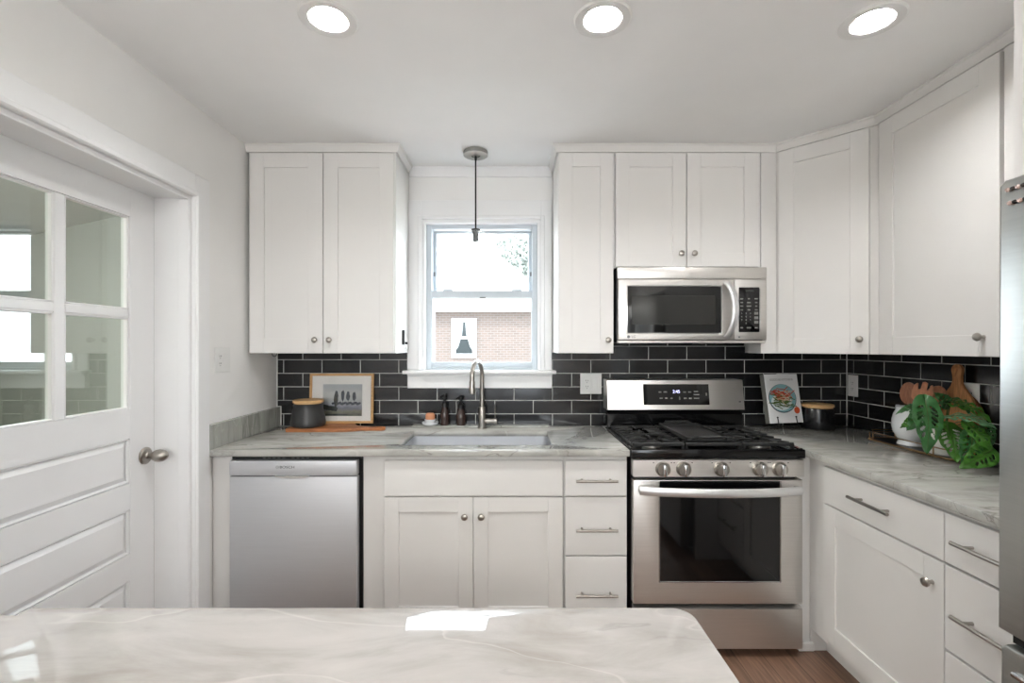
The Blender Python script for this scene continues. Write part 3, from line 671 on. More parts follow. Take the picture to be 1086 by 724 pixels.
# oven door: frame with rounded corners + recessed glass
od = MB()
wz0, wz1, wx0, wx1 = .338, .783, .662, 1.193
od.frame((x0+.003, x1-.003, .238, .786), (wx0, wx1, wz0, wz1), 2.12, 2.160, .004)
odo = od.build('oven_door', 'steel', t)
MB().box(wx0, wx1, 2.1225, 2.158, wz0, wz1, .0).build('oven_window', 'blackglass', odo, smooth=False)
fr = MB(); e = .006
for q in ((wx0-e, wx0, wz0-e, wz1-.002), (wx1, wx1+e, wz0-e, wz1-.002), (wx0, wx1, wz0-e, wz0)): fr.box(q[0], q[1], 2.1185, 2.125, q[2], q[3], .0015)
fr.build('window_trim', 'chrome', odo)
hp = []
for i in range(25):
    u = i/24; x = .567+(1.272-.567)*u; bow = 1-(2*u-1)**2
    yy = 2.096-.044*bow**.8; hp.append((x, yy, .747-.0*bow))
MB().tube(hp, .0135, 16, flat=(1.45, .8)).build('oven_handle', 'handlesteel', odo)
for xx in (.577, 1.262): MB().box(xx-.012, xx+.012, 2.095, 2.1205, .733, .761, .003).build('handle_mount', 'chrome', odo)
vs = MB()
vs.box(x0+.02, x1-.02, 2.15, 2.17, .784, .80); vs.build('vent_gap', 'dark', t, smooth=False)
# control panel
cp = MB().prism([(2.114, .802), (2.160, .802), (2.160, .880), (2.124, .880), (2.114, .874)], 'x', x0, x1, .002).build('control_panel', 'steel', t)
for kx in (.672, .763, .930, 1.099, 1.186):
    kb = MB(); kb.lathe([(0, 0), (.033, 0), (.033, -.004), (.030, -.006), (.029, -.020), (.0265, -.024), (0, -.024)], (kx, 2.114, .837), 28, 'y')
    kn = kb.build('knob', 'nickel', t); g = MB().box(kx-.008, kx+.008, 2.072, 2.092, .811, .863, .004, 2).build('knob_grip', 'chrome', kn)
for kx in (.672, .763, .930, 1.099, 1.186):
    for q in (kx+.036, kx-.043): MB().box(q, q+.0055, 2.1132, 2.115, .862, .866).build('dial_mark', 'logo', t, smooth=False)
# cooktop
ckt = MB(); ckt.box(x0-.008, x1+.008, 2.116, 2.135, .882, .921, .004, 2); ckt.box(x0-.008, x0+.012, 2.135, 2.70, .9165, .923, .002); ckt.box(x1-.012, x1+.008, 2.135, 2.70, .9165, .923, .002); ckt.box(x0+.0, x1-.0, 2.135, 2.66, .900, .9065)
ckt.box(x0, x1, 2.66, 2.70, .90, .93, .003)
ckt.build('cooktop', 'enamel', t)
for i, (bx, by, r) in enumerate(((.67, 2.27, .042), (.67, 2.53, .036), (1.17, 2.27, .048), (1.17, 2.53, .036), (.92, 2.40, .03))):
    bu = MB().lathe([(0, 0), (r+.006, 0), (r+.004, .010), (r-.004, .012), (0, .012)], (bx, by, .9065), 28).build('burner', 'aluminium', t)
    MB().lathe([(0, 0), (r-.002, 0), (r, .003), (r-.002, .008), (0, .010)], (bx, by, .9188), 28).build('burner_cap', 'iron', bu)
gz = .942
for gi, (ga, gb) in enumerate(((x0+.012, .788), (.792, 1.046), (1.05, x1-.012))):
    g = MB(); ya, yb = 2.165, 2.645; r = .0055
    g.box(ga, gb, ya, ya+.014, gz-.016, gz, .003); g.box(ga, gb, yb-.014, yb, gz-.016, gz, .003)
    side = gi != 1
    g.box(ga, ga+.009, ya, yb, gz-.02, gz-.010, .002); g.box(gb-.009, gb, ya, yb, gz-.02, gz-.010, .002)
    gc = (ga+gb)/2
    for fy in (ya+.002, yb-.012):
        for fx in (ga, gb-.012): g.box(fx, fx+.012, fy, fy+.012, .9065, gz-.008)
    if side:
        ys = [2.19+.0635*i+.02 for i in range(7)]
        for yy in ys:
            # bars from both sides towards the burner, ends lifted and splayed
            cyb = 2.27 if yy < 2.40 else 2.53; dy = yy-cyb
            for sgn, xe in ((1, ga), (-1, gb)):
                L = .090 if abs(dy) < .05 else .078
                tip = xe+sgn*L
                g.tube([(xe+sgn*.001, yy, gz-.007), (xe+sgn*L*.55, yy, gz-.002), (tip, yy-dy*.45, gz-.002)], .0048, 8)
        for cyb in (2.27, 2.53):
            for s in (-1, 1): g.tube([(gc, cyb+s*.10, gz-.004), (gc, cyb+s*.03, gz-.003)], .0048, 8)
        g.box(ga, gb, 2.397, 2.406, gz-.012, gz-.001, .002)
    else:
        for i in range(5): g.box(ga, gb, 2.21+i*.095, 2.218+i*.095, gz-.012, gz-.001, .002)
    g.build('grate', 'iron', t)
# backguard
bgp = MB().prism([(2.675, .93), (2.70, .93), (2.785, .93), (2.785, 1.02), (2.70, 1.02), (2.675, 1.0)], 'x', x0, x1, .002).build('rear_riser', 'enamel', t)
BG = [(2.655, 1.026), (2.785, 1.020), (2.785, 1.190), (2.684, 1.190), (2.680, 1.186)]
bgo = MB().prism(BG, 'x', x0-.003, x1+.003, .003).build('backguard', 'steel', t)
sl = (2.680-2.655)/(1.186-1.026); th = math.atan(sl)
def onbg(u, z, off=0): return Vector((u, 2.655+(z-1.026)*sl-off*cos(th), z+off*sin(th)))
def bgbox(name, ua, ub, za, zb_, m, off=.0015, par=None):
    b = MB(); P = [onbg(ua, za, off), onbg(ub, za, off), onbg(ub, zb_, off), onbg(ua, zb_, off)]; Q = [onbg(ua, za, -.002), onbg(ub, za, -.002), onbg(ub, zb_, -.002), onbg(ua, zb_, -.002)]
    b._add([tuple(v) for v in P+Q], [(0, 1, 2, 3), (7, 6, 5, 4), (0, 4, 5, 1), (1, 5, 6, 2), (2, 6, 7, 3), (3, 7, 4, 0)])
    return b.build(name, m, par or t, smooth=False)
dsp = bgbox('control_display', .741, 1.105, 1.052, 1.165, 'blackglass')
BGM = lambda u, z, off=.002: Matrix.Translation(onbg(u, z, off)) @ Matrix.Rotation(pi/2-th, 4, 'X')
text('2:45', .024, 'clock_digits', 'digit', dsp, BGM(.924, 1.124))
for (u, z, ww) in ((.833, 1.122, .016), (.862, 1.122, .020), (.838, 1.088, .016), (.866, 1.088, .016), (.896, 1.088, .012), (.94, 1.088, .006), (.972, 1.088, .016), (1.00, 1.088, .016), (1.035, 1.088, .03), (.97, 1.122, .016), (.998, 1.122, .018), (1.033, 1.125, .024), (1.035, 1.108, .032), (1.09, 1.11, .008)):
    h_ = .0035 if ww > .01 else .008
    P = [onbg(u-ww/2, z-h_, .0022), onbg(u+ww/2, z-h_, .0022), onbg(u+ww/2, z+h_, .0022), onbg(u-ww/2, z+h_, .0022)]; MB().quad(*[tuple(v) for v in P]).build('touch_key', 'key', dsp, smooth=False, recalc=False)
bm_ = MB(); bm_.quad(*[tuple(onbg(1.268+a, 1.066+c, .0006)) for a, c in ((0, 0), (.012, 0), (.012, .007), (0, .007))]); bm_.build('small_mark', 'grey_logo', t, smooth=False, recalc=False)

# griddle resting on the grates
t = thing('griddle', 'black cast iron griddle plate on the middle of the cooktop', 'griddle', (.92, 2.40, gz))
gx0, gx1, gy0, gy1 = .805, 1.015, 2.19, 2.60
b = MB().box(gx0, gx1, gy0, gy1, gz+.001, gz+.010, .003)
b.box(gx0, gx0+.008, gy0, gy1, gz+.008, gz+.020, .002); b.box(gx1-.008, gx1, gy0, gy1, gz+.008, gz+.020, .002); b.box(gx0, gx1, gy1-.008, gy1, gz+.008, gz+.020, .002); b.box(gx0, gx1, gy0, gy0+.008, gz+.008, gz+.020, .002)
b.build('plate', 'iron', t)
for (yy, s) in ((gy0, -1), (gy1, 1)):
    MB().tube([(gx0+.03, yy, gz+.014), (gx0+.045, yy+s*.022, gz+.024), (gx1-.045, yy+s*.022, gz+.024), (gx1-.03, yy, gz+.014)], .0065, 8).build('handle', 'iron', t)

# ------------------------------------------------------------------ microwave
t = thing('microwave', 'stainless steel over-the-range microwave under the short wall cabinet', 'microwave', (.92, 2.42, 1.40))
x0, x1, yf = .540, 1.295, 2.42; zb, zt_ = 1.392, 1.776
MB().box(x0, .533+.754-.001, 2.445, 2.785, zb+.004, 1.777, .002).build('case', 'dark', t, smooth=False)
MB().box(x0+.002, x1, yf, 2.446, 1.7155, zt_, .004, 2).build('vent_panel', 'steel', t)
md = MB(); a0, a1, b0, b1 = .592, 1.065, 1.444, 1.680; dxr = 1.131
md.frame((x0+.006, dxr, 1.409, 1.7135), (a0, a1, b0, b1), yf, 2.446, .003)
mdo = md.build('door', 'steel', t)
MB().box(a0, a1, yf+.002, 2.44, b0, b1).build('door_glass', 'blackglass', mdo, smooth=False)
MB().box(.614, 1.037, yf+.0012, yf+.003, 1.486, 1.633).build('window_screen', 'mesh', mdo, smooth=False)
e = .005; tr = MB().frame((a0-e, a1+e, b0-e, b1+e), (a0, a1, b0, b1), yf-.0015, yf+.004, .001)
tr.build('glass_trim', 'chrome', mdo)
hp = []
for i in range(21):
    u = i/20; z = 1.424+(1.695-1.424)*u; bow = 1-(2*u-1)**2; hp.append((1.088+.028*bow**.8, yf-.006-.042*bow**.7, z))
MB().tube(hp, .0125, 16, flat=(.9, 1.75)).build('handle', 'handlesteel', mdo)
MB().box(dxr+.002, x1, yf, 2.446, 1.409, 1.7135, .003, 2).build('control_side', 'steel', t)
kp = MB().box(1.152, 1.258, yf-.002, yf+.004, 1.447, 1.675, .004, 2).build('keypad', 'blackglass', t)
MB().box(1.257, 1.262, yf-.0022, yf+.003, 1.455, 1.667, .001).build('keypad_edge', 'chrome', kp)
MB().box(1.186, 1.227, yf-.0026, yf-.0015, 1.650, 1.662).build('display', 'lcd', kp, smooth=False)
def label_tiny(s, x, z, size, m='key'): text(s, size, 'key_lettering', m, kp, Matrix.Translation((x, yf-.0024, z)) @ FRONT, .0002)
km = MB()
for (z, ws) in ((1.616, (.014, .010, .016)), (1.597, (.012, .018, .012)), (1.579, (.014, .024, .010)), (1.560, (.012, .014, .014))):
    for x, ww in zip((1.167, 1.203, 1.240), ws): km.box(x-ww/2, x+ww/2, yf-.0026, yf-.0018, z-.003, z+.003)
for z in (1.543, 1.520, 1.498): km.box(1.230, 1.250, yf-.0026, yf-.0018, z-.007, z+.007)
for z in (1.470,): 
    for x, ww in zip((1.167, 1.203, 1.240), (.012, .022, .014)): km.box(x-ww/2, x+ww/2, yf-.0026, yf-.0018, z-.0035, z+.0035)
km.build('key_marks', 'key', kp, smooth=False)
for r_, row in enumerate(('123', '456', '789', ' 0 ')):
    for c_, ch in enumerate(row):
        if ch != ' ': label_tiny(ch, 1.167+c_*.0215, 1.542-r_*.0165, .011, 'keyw')
MB().box(1.151, 1.160, yf-.0006, yf+.001, 1.420, 1.4265).build('corner_mark', 'grey_logo', t, smooth=False)
text('LG', .018, 'brand_lettering', 'grey_logo', t, Matrix.Translation((.6225, yf-.0014, 1.4245)) @ FRONT)
MB().lathe([(0, 0), (.0075, -.0002), (.0075, -.0022), (0, -.0022)], (.597, yf, 1.4245), 20, 'y').build('brand_emblem', 'grey_logo', t)
MB().box(x0+.004, x1-.004, yf+.006, 2.46, zb, 1.4065, .002).build('bottom_grille', 'steel', t)
MB().box(.60, .72, 2.50, 2.64, zb-.002, zb+.005, .002).build('grease_filter', 'aluminium', t); MB().box(1.00, 1.12, 2.50, 2.64, zb-.002, zb+.005, .002).build('grease_filter', 'aluminium', t)

# ------------------------------------------------------------------ refrigerator
t = thing('refrigerator', 'tall stainless steel refrigerator at the right edge', 'refrigerator', (1.53, .65, 0))
fy0, fy1 = .20, 1.098; fx = 1.118
MB().box(1.20, 1.93, fy0+.005, fy1-.005, .02, 1.735, .003).box(1.25, 1.9, fy0+.05, fy1-.05, 0, .02).build('body', 'steel_fr', t)
fm = (fy0+fy1)/2
def fdoor(y0, y1, z0, z1, cham):
    c = .020
    poly = [(y0, z0+(c if cham else 0)), (y0+(c if cham else 0), z0), (y1-(c if cham else 0), z0), (y1, z0+(c if cham else 0)), (y1, z1-.012), (y1-.012, z1), (y0+.012, z1), (y0, z1-.012)]
    b = MB()
    b.prism(poly, 'x', fx, 1.198, .006, 3); return b
d1 = fdoor(fm+.003, fy1, .735, 1.752, False).build('upper_door', 'steel_fr', t)
d2 = fdoor(fy0, fm-.003, .735, 1.752, False).build('upper_door', 'steel_fr', t)
fz = fdoor(fy0, fy1-.003, .06, .705, False).build('freezer_drawer', 'steel_fr', t)
for (d, yy) in ((d1, fm+.05), (d2, fm-.05)): MB().tube([(fx, yy, .84), (fx-.05, yy, .87), (fx-.05, yy, 1.62), (fx, yy, 1.65)], .012, 12).build('handle', 'steel_fr', d)
MB().box(fx-.002, fx+.004, fy0+.08, fy1-.045, .622, .640, .001).build('recessed_handle', 'dark', fz)
MB().box(fx-.008, fx+.002, fy0+.06, fy1-.03, .643, .655, .003).build('handle_lip', 'chrome', fz)
MB().box(1.14, 1.195, fy0+.01, fy1-.01, .706, .733).build('hinge_cover', 'dark', t, smooth=False)
for i in range(2):
    s = thing('magnet_strip', ('upper of two beaded magnet strips on the fridge door', 'lower of two beaded magnet strips on the fridge door')[i], 'magnet', (fx, 1.04, 1.727-i*.03))
    for j in range(6):
        zz = 1.727-i*.031; yy = 1.075-j*.011-i*.004
        MB().lathe([(0, 0), (.0045, -.0012), (.005, -.004), (.003, -.0075), (0, -.008)], (fx, yy, zz), 12, 'x').build('bead', 'pearl' if j % 2 == 0 else 'darkmag', s)

# ------------------------------------------------------------------ island
ISX0, ISX1, ISY0, ISY1 = -1.02, .316, .14, .849
t = thing('island_cabinet', 'white kitchen island cabinet under the pale stone slab', 'cabinet', (.28, .80, 0), pi)
carcass(t, 0, 1.14, .60, 0, CZ, .1)
for i in range(2):
    a = .01+i*.57
    for (z0, z1, p_) in ((.712, .864, .79), (.43, .70, .56), (.135, .42, .27)): drawer_part(t, a, a+.555, z0, z1, (a+.2775, p_), .2)
r = .035
poly = [(ISX0, ISY0), (ISX1, ISY0)]+arc(ISX1-r, ISY1-r, r, 0, pi/2, 8)+[(-.849, ISY1), (-.849, .826), (ISX0, .826)]
tag(MB().prism(poly, 'z', C0, CT, .002).build('island_countertop', 'island'), 'pale veined stone island top in the foreground', 'countertop')

# ------------------------------------------------------------------ recessed ceiling lights
LB = ['leftmost recessed ceiling light, above the left wall cabinet side', 'recessed ceiling light in the middle of the row of three', 'rightmost recessed ceiling light, nearest the corner cabinets']
for (x, y), lb in zip(LIGHTS, LB):
    t = thing('recessed_light', lb, 'ceiling light', (x, y, CEIL), 0)
    MB().lathe([(.0585, .004), (.0585, -.001), (.062, -.0035), (.086, -.0045), (.092, -.001), (.092, -.0002), (.0752, -.0002), (.0752, .004)], (x, y, CEIL), 48).build('trim_ring', 'white_plastic', t)
    MB().lathe([(.0585, .0035), (.0440, .030), (.0455, .031), (.0745, .0041)], (x, y, CEIL), 48).build('reflector', 'reflector', t)
    MB().lathe([(0, .031), (.0445, .031), (.0445, .036), (0, .036)], (x, y, CEIL), 48).build('lens', 'lens', t)

# ------------------------------------------------------------------ pendant
px, py_ = -.183, 2.55
t = thing('pendant_lamp', 'clear glass globe pendant hanging before the window', 'pendant light', (px, py_, CEIL))
MB().lathe([(0, 0), (.063, 0), (.065, -.004), (.062, -.010), (.065, -.013), (.065, -.022), (.060, -.025), (0, -.026)], (px, py_, CEIL-.0005), 40).build('canopy', 'canopy', t)
MB().tube([(px-.022, py_, CEIL-.026), (px-.012, py_, CEIL-.032), (px, py_, CEIL-.034), (px+.012, py_, CEIL-.032), (px+.022, py_, CEIL-.026)], .0022, 8).lathe([(0, 0), (.006, 0), (.006, -.02), (.004, -.024), (0, -.024)], (px, py_, CEIL-.026), 12).build('hanger_bracket', 'cord', t)
MB().tube([(px, py_, CEIL-.03), (px, py_, 2.003)], .0042, 8).build('cord', 'cord', t)
MB().lathe([(0, .008), (.006, .006), (.024, 0), (.024, -.003), (0, -.003)], (px, py_, 1.997), 28).build('socket_cap', 'cord', t)
MB().lathe([(0, 0), (.021, 0), (.021, -.008), (.015, -.02), (.015, -.058), (.013, -.062), (0, -.062)], (px, py_, 1.994), 28).build('socket', 'socket', t)
R = .096; cz = 1.897
prof = [(R*sin(a), R*cos(a)) for a in [.24+(pi-.24)*i/36 for i in range(37)]]; prof[-1] = (0, -R)
MB().lathe([(.0235, 1.997-cz-.002)]+prof, (px, py_, cz), 48).build('globe', 'globe', t)
bp = [(.010, 0), (.012, -.012), (.022, -.035), (.0255, -.05), (.022, -.065), (.010, -.075), (0, -.077)]
bu = MB().lathe(bp, (px, py_, 1.932), 28).build('bulb', 'globe', t)
fl = MB()
for s in (-1, 1): fl.tube([(px+s*.002, py_, 1.930), (px+s*.007, py_, 1.885), (px+s*.003, py_, 1.872)], .0006, 5)
fl.build('filament', 'socket', bu)

# ------------------------------------------------------------------ switches, outlets, small hooks
def plate(name, label, cat, axis, c, w, h, items):
    """wall plate; axis 'y' = on back wall (c=(x,Y,z)), '+x' on left wall, '-x' on right wall. items: ('duplex'|'rocker', offset)"""
    t = thing(name, label, cat, c)
    X, Y, Z = c
    def bx(mb, u0, u1, d0, d1, z0, z1, bev=0):
        if axis == 'y': mb.box(X+u0, X+u1, Y-d1, Y-d0, Z+z0, Z+z1, bev)
        elif axis == '+x': mb.box(X+d0, X+d1, Y+u0, Y+u1, Z+z0, Z+z1, bev)
        else: mb.box(X-d1, X-d0, Y-u1, Y-u0, Z+z0, Z+z1, bev)
    b = MB(); bx(b, -w/2, w/2, .0003, .0055, -h/2, h/2, .002); b.build('cover_plate', 'white_plastic', t)
    for kind, u in items:
        b = MB(); bx(b, u-.0165, u+.0165, .005, .0068, -.033, .033, .001); f = b.build('outlet_face' if kind == 'duplex' else 'rocker_switch', 'white_plastic', t)
        s = MB()
        if kind == 'duplex':
            for zz in (-.017, .017):
                for uu in (-.006, .006): bx(s, u+uu-.0012, u+uu+.0012, .0065, .0072, zz-.003, zz+.005)
                bx(s, u-.002, u+.002, .0065, .0072, zz-.011, zz-.008)
            s.build('slots', 'slot', f, smooth=False)
        else:
            bx(s, u-.013, u+.013, .0066, .009, -.028, 0, .001); s.build('rocker', 'white_plastic', f)
    return t
plate('wall_switch', 'white two-gang switch and outlet plate on the left wall', 'switch', '+x', (XL, 2.257, 1.313), .120, .118, (('duplex', -.023), ('rocker', .023)))
plate('wall_outlet', 'white two-gang outlet on the black tiles left of the range', 'outlet', 'y', (.469, TY, 1.160), .124, .120, (('duplex', -.023), ('rocker', .023)))
plate('wall_outlet', 'white outlet on the tiles partly hidden behind the cookbook', 'outlet', 'y', (1.582, TY, 1.158), .073, .118, (('duplex', 0),))
plate('wall_outlet', 'white outlet on the right tiled wall near the corner', 'outlet', '-x', (1.958, 2.737, 1.152), .078, .122, (('duplex', 0),))
plate('wall_outlet', 'white outlet on the right wall behind the cutting boards', 'outlet', '-x', (1.958, 2.035, 1.160), .073, .118, (('duplex', 0),))
t = thing('magnetic_latch', 'small black latch with a wire hook on the left cabinet side', 'hook', (-.588, 2.62, 1.43))
MB().box(-.5878, -.577, 2.612, 2.632, 1.385, 1.465, .002).build('latch_bar', 'dark', t)
hk = [(-.580, 2.63, 1.387)]+[(-.58, 2.63+.028*(1-cos(a)), 1.385-.022*sin(a)) for a in [pi*i/8 for i in range(1, 8)]]+[(-.58, 2.687, 1.392)]
MB().tube(hk, .0018, 8).build('wire_hook', 'chrome', t)
MB().box(-.5875, -.574, 2.682, 2.692, 1.388, 1.400, .001).build('hook_end', 'dark', t)
o = MB().tube([(-1.262, 2.55, 1.342)]+[(-1.252+.012*-cos(a), 2.55, 1.3375-.015*sin(a)) for a in [pi*i/8 for i in range(9)]]+[(-1.240, 2.55, 1.342)], .0022, 8).build('cup_hook', 'dark')
tag(o, 'small dark wire hook under the left wall cabinet', 'hook')

# ------------------------------------------------------------------ left counter: board, jar, picture
bz = CT+.0005
t_ = .018
pts = [(-1.205, 2.575), (-.90, 2.575), (-.86, 2.588), (-.82, 2.612), (-.76, 2.618), (-.70, 2.615), (-.688, 2.63), (-.688, 2.65), (-.70, 2.665), (-.76, 2.664), (-.82, 2.672), (-.86, 2.70), (-.90, 2.775), (-.92, 2.783), (-1.195, 2.783), (-1.21, 2.77), (-1.212, 2.59)]
tag(MB().prism(pts, 'z', bz, bz+t_, .003).build('cutting_board', 'acacia'), 'wooden paddle board lying flat under the picture and left jar', 'cutting board')
BZ = bz+t_+.0005
def jar(name, label, c, s, body, lidm, prof, lid_r, hgt):
    t = thing(name, label, 'canister', c)
    MB().lathe([(0, 0)]+[(r*s, h*s) for r, h in prof]+[(0, hgt*s)], c, 40).build('jar_body', body, t)
    z = hgt*s
    MB().lathe([(0, z+.0003), (lid_r*s*.9, z+.0003), (lid_r*s*.9, z+.004), (lid_r*s, z+.006), (lid_r*s, z+.017), (lid_r*s-.003, z+.020), (0, z+.020)], c, 40).build('lid', lidm, t)
    return t
jar('canister', 'charcoal ceramic canister with bamboo lid on the left counter', (-1.122, 2.668, BZ), 1, 'charcoal', 'bamboo',
    [(.078, 0), (.088, .004), (.0925, .014), (.092, .028), (.088, .055), (.082, .085), (.0775, .105), (.0785, .112), (.0785, .122), (.074, .126)], .081, .126)
# picture frame, leaning
PF = Matrix.Translation((0, 0, 0))
t = thing('picture_frame', 'light wood framed landscape print leaning on the back tiles', 'picture', (-.972, 2.745, BZ))
fw, fh, fd = .368, .286, .018
TL = Matrix.Translation((-.972, 2.7535, BZ)) @ Matrix.Rotation(radians(-3.2), 4, 'X') @ Matrix.Rotation(radians(0), 4, 'Z')
def tilt(mb): bmesh.ops.transform(mb.bm, matrix=TL, verts=mb.bm.verts[:]); return mb
b = MB(); e = .0135
for q in ((-fw/2, -fw/2+e, 0, fh), (fw/2-e, fw/2, 0, fh), (-fw/2+e, fw/2-e, 0, e), (-fw/2+e, fw/2-e, fh-e, fh)): b.box(q[0], q[1], 0, fd, q[2], q[3], .0015)
fro = tilt(b).build('frame', 'oak', t)
tilt(MB().box(-fw/2+e-.001, fw/2-e+.001, .008, .015, e-.001, fh-e+.001)).build('mat_board', 'paper', t, smooth=False)
ax0, ax1, az0, az1 = -.108, .118, .042, .224
art = tilt(MB().box(ax0, ax1, .0072, .0082, az0, az1)).build('print', 'art', t, smooth=False)
tr = MB()
def blob(mb, cx, cz, rx, rz, y=.0068, n=14, seed=1):
    rd = random.Random(seed); mb.quad(*[(cx+rx*cos(2*pi*i/n)*rd.uniform(.75, 1.15), y, cz+rz*sin(2*pi*i/n)*rd.uniform(.85, 1.1)) for i in range(n)])
for i, (cx, h_) in enumerate(((-.030, .062), (.007, .064), (.037, .058), (.073, .054))):
    blob(tr, cx, az0+.085+h_/2, .011, h_/2, seed=i); tr.quad((cx-.001, .0067, az0+.06), (cx+.001, .0067, az0+.06), (cx+.001, .0067, az0+.10), (cx-.001, .0067, az0+.10))
for i in range(16): blob(tr, ax0+.06+i*.010, az0+.072+.004*sin(i*2.1), .010, .007, .0069, seed=20+i)
tilt(tr).build('painted_poplars', 'arttree', art, smooth=False, recalc=False)
tr = MB(); blob(tr, -.033, az0+.090, .013, .045, .0066, seed=5)
for i in range(5): blob(tr, -.10+i*.016, az0+.052-.003*i, .016, .015, .0066, seed=40+i)
blob(tr, -.02, az0+.008, .075, .004, .0066, seed=66)
tilt(tr).build('painted_dark_tree', 'artdark', art, smooth=False, recalc=False)
tilt(MB().box(-fw/2+e-.001, fw/2-e+.001, .004, .0055, e-.001, fh-e+.001)).build('glazing', 'picglass', t, smooth=False)

# ------------------------------------------------------------------ sink ledge items
LZ = CT+.0105
cx, cy = -.452, 2.757
def pt(px, Y): return (px-541)*Y/F
cx = pt(456.8, 2.757)
t = thing('soap_dish', 'small white stacked dishes at the left of the sink ledge', 'dish', (cx, cy-.01, LZ))
MB().lathe([(0, 0), (.03, 0), (.044, .008), (.047, .018), (.045, .020), (.04, .012), (0, .007)], (cx, cy-.014, LZ), 32).build('saucer', 'ceramic', t)
MB().lathe([(0, .0074), (.018, .0074), (.024, .014), (.026, .022), (.030, .024), (.034, .034), (.0315, .036), (.026, .030), (0, .028)], (cx, cy-.014, LZ), 32).build('small_bowl', 'ceramic', t)
t = thing('scrub_cup', 'terracotta coloured cup stacked on the small white dishes', 'cup', (cx, cy-.014, LZ+.03))
MB().lathe([(0, .0285), (.020, .0287), (.0265, .037), (.0265, .058), (.023, .066), (.019, .070), (0, .071)], (cx, cy-.014, LZ), 32).build('cup_body', 'peach', t)
def bottle(label, px, Y, h, body_r, lean):
    X = pt(px, Y); t = thing('soap_bottle', label, 'soap bottle', (X, Y, LZ), 0)
    r = body_r; nh = h*.60
    MB().lathe([(0, 0), (r*.92, 0), (r, .004), (r*.97, nh*.55), (r*.80, nh*.80), (r*.62, nh*.9), (r*.6, nh), (0, nh)], (X, Y, LZ), 28).build('bottle_body', 'amber', t)
    MB().lathe([(0, 0), (r*.66, 0), (r*.66, .022), (r*.35, .030), (r*.26, .034), (r*.26, .05), (r*.5, .053), (r*.5, .068), (r*.2, .073), (0, .073)], (X, Y, LZ+nh+.0003), 24).build('pump', 'dark', t)
    MB().tube([(X, Y, LZ+nh+.061), (X-.016, Y-.012, LZ+nh+.063), (X-.026, Y-.02, LZ+nh+.056)], .0042, 8).build('nozzle', 'dark', t)
bottle('tall dark glass soap bottle with pump, left of the two', 471.6, 2.755, .172, .0265, 0)
bottle('shorter dark glass soap bottle with pump, nearer the faucet', 488.8, 2.755, .155, .029, 0)

# ------------------------------------------------------------------ cookbook on easel, right jar
t = thing('cookbook', 'white cookbook with a plate of beans on its cover, standing on an easel', 'book', (1.53, 2.70, CT+.03))
BKM = Matrix.Translation((1.531, 2.676, CT+.034)) @ Matrix.Rotation(radians(14), 4, 'Z') @ Matrix.Rotation(radians(-10), 4, 'X')
bwid, bhei, bth = .222, .272, .034
def bk(mb): bmesh.ops.transform(mb.bm, matrix=BKM, verts=mb.bm.verts[:]); return mb
bk(MB().box(-bwid/2, bwid/2, -bth/2, -bth/2+.003, 0, bhei, .001)).build('front_cover', 'bookcover', t)
bk(MB().box(-bwid/2, bwid/2, bth/2-.003, bth/2, 0, bhei, .001).box(-bwid/2, -bwid/2+.003, -bth/2+.003, bth/2-.003, 0, bhei)).build('back_cover_and_spine', 'pages', t)
bk(MB().box(-bwid/2+.004, bwid/2-.004, -bth/2+.003, bth/2-.003, .003, bhei-.003)).build('page_block', 'pages', t, smooth=False)
def disc(mb, cx, cz, rx, rz, y, n=32): mb.quad(*[(cx+rx*cos(2*pi*i/n), y, cz+rz*sin(2*pi*i/n)) for i in range(n)])
yb_ = -bth/2
b = MB(); disc(b, -.008, .136, .092, .080, yb_-.0004); cp_ = bk(b).build('plate_rim_print', 'navy', t, smooth=False, recalc=False)
b = MB(); disc(b, -.007, .138, .088, .077, yb_-.0006); bk(b).build('plate_print', 'teal', t, smooth=False, recalc=False)
b = MB(); disc(b, -.018, .116, .068, .046, yb_-.0008); bk(b).build('plate_light_side_print', 'platewhite', t, smooth=False, recalc=False)
rd = random.Random(3)
def sticks(n, cx, cz, sx, sz, L, wd, y, a0, a1):
    b = MB()
    for i in range(n):
        x = cx+rd.gauss(0, sx); z = cz+rd.gauss(0, sz); a = rd.uniform(a0, a1); l = L*rd.uniform(.6, 1.1)/2
        dx, dz = cos(a)*l, sin(a)*l; nx, nz = -sin(a)*wd/2, cos(a)*wd/2; yy = y-i*.00001
        b.quad((x-dx-nx, yy, z-dz-nz), (x+dx-nx, yy, z+dz-nz), (x+dx+nx, yy, z+dz+nz), (x-dx+nx, yy, z-dz+nz))
    return bk(b)
sticks(46, -.015, .132, .026, .018, .075, .005, yb_-.0010, -.7, .3).build('green_beans_print', 'greenbean', t, smooth=False, recalc=False)
sticks(26, -.012, .160, .026, .014, .06, .005, yb_-.0018, -1.0, .8).build('red_peppers_print', 'red', t, smooth=False, recalc=False)
sticks(16, -.004, .150, .028, .018, .055, .003, yb_-.0024, -.9, .5).build('onion_slices_print', 'cream', t, smooth=False, recalc=False)
b = MB(); disc(b, .076, .068, .019, .019, yb_-.0026); bk(b).build('seal_print', 'orange', t, smooth=False, recalc=False)
text('GOOD BE KITCHENS', .0165, 'title_lettering', 'booktext', t, BKM @ Matrix.Translation((0, yb_-.0006, .240)) @ FRONT, .0002)
t = thing('book_easel', 'black wire easel holding the white cookbook', 'easel', (1.53, 2.68, CT))
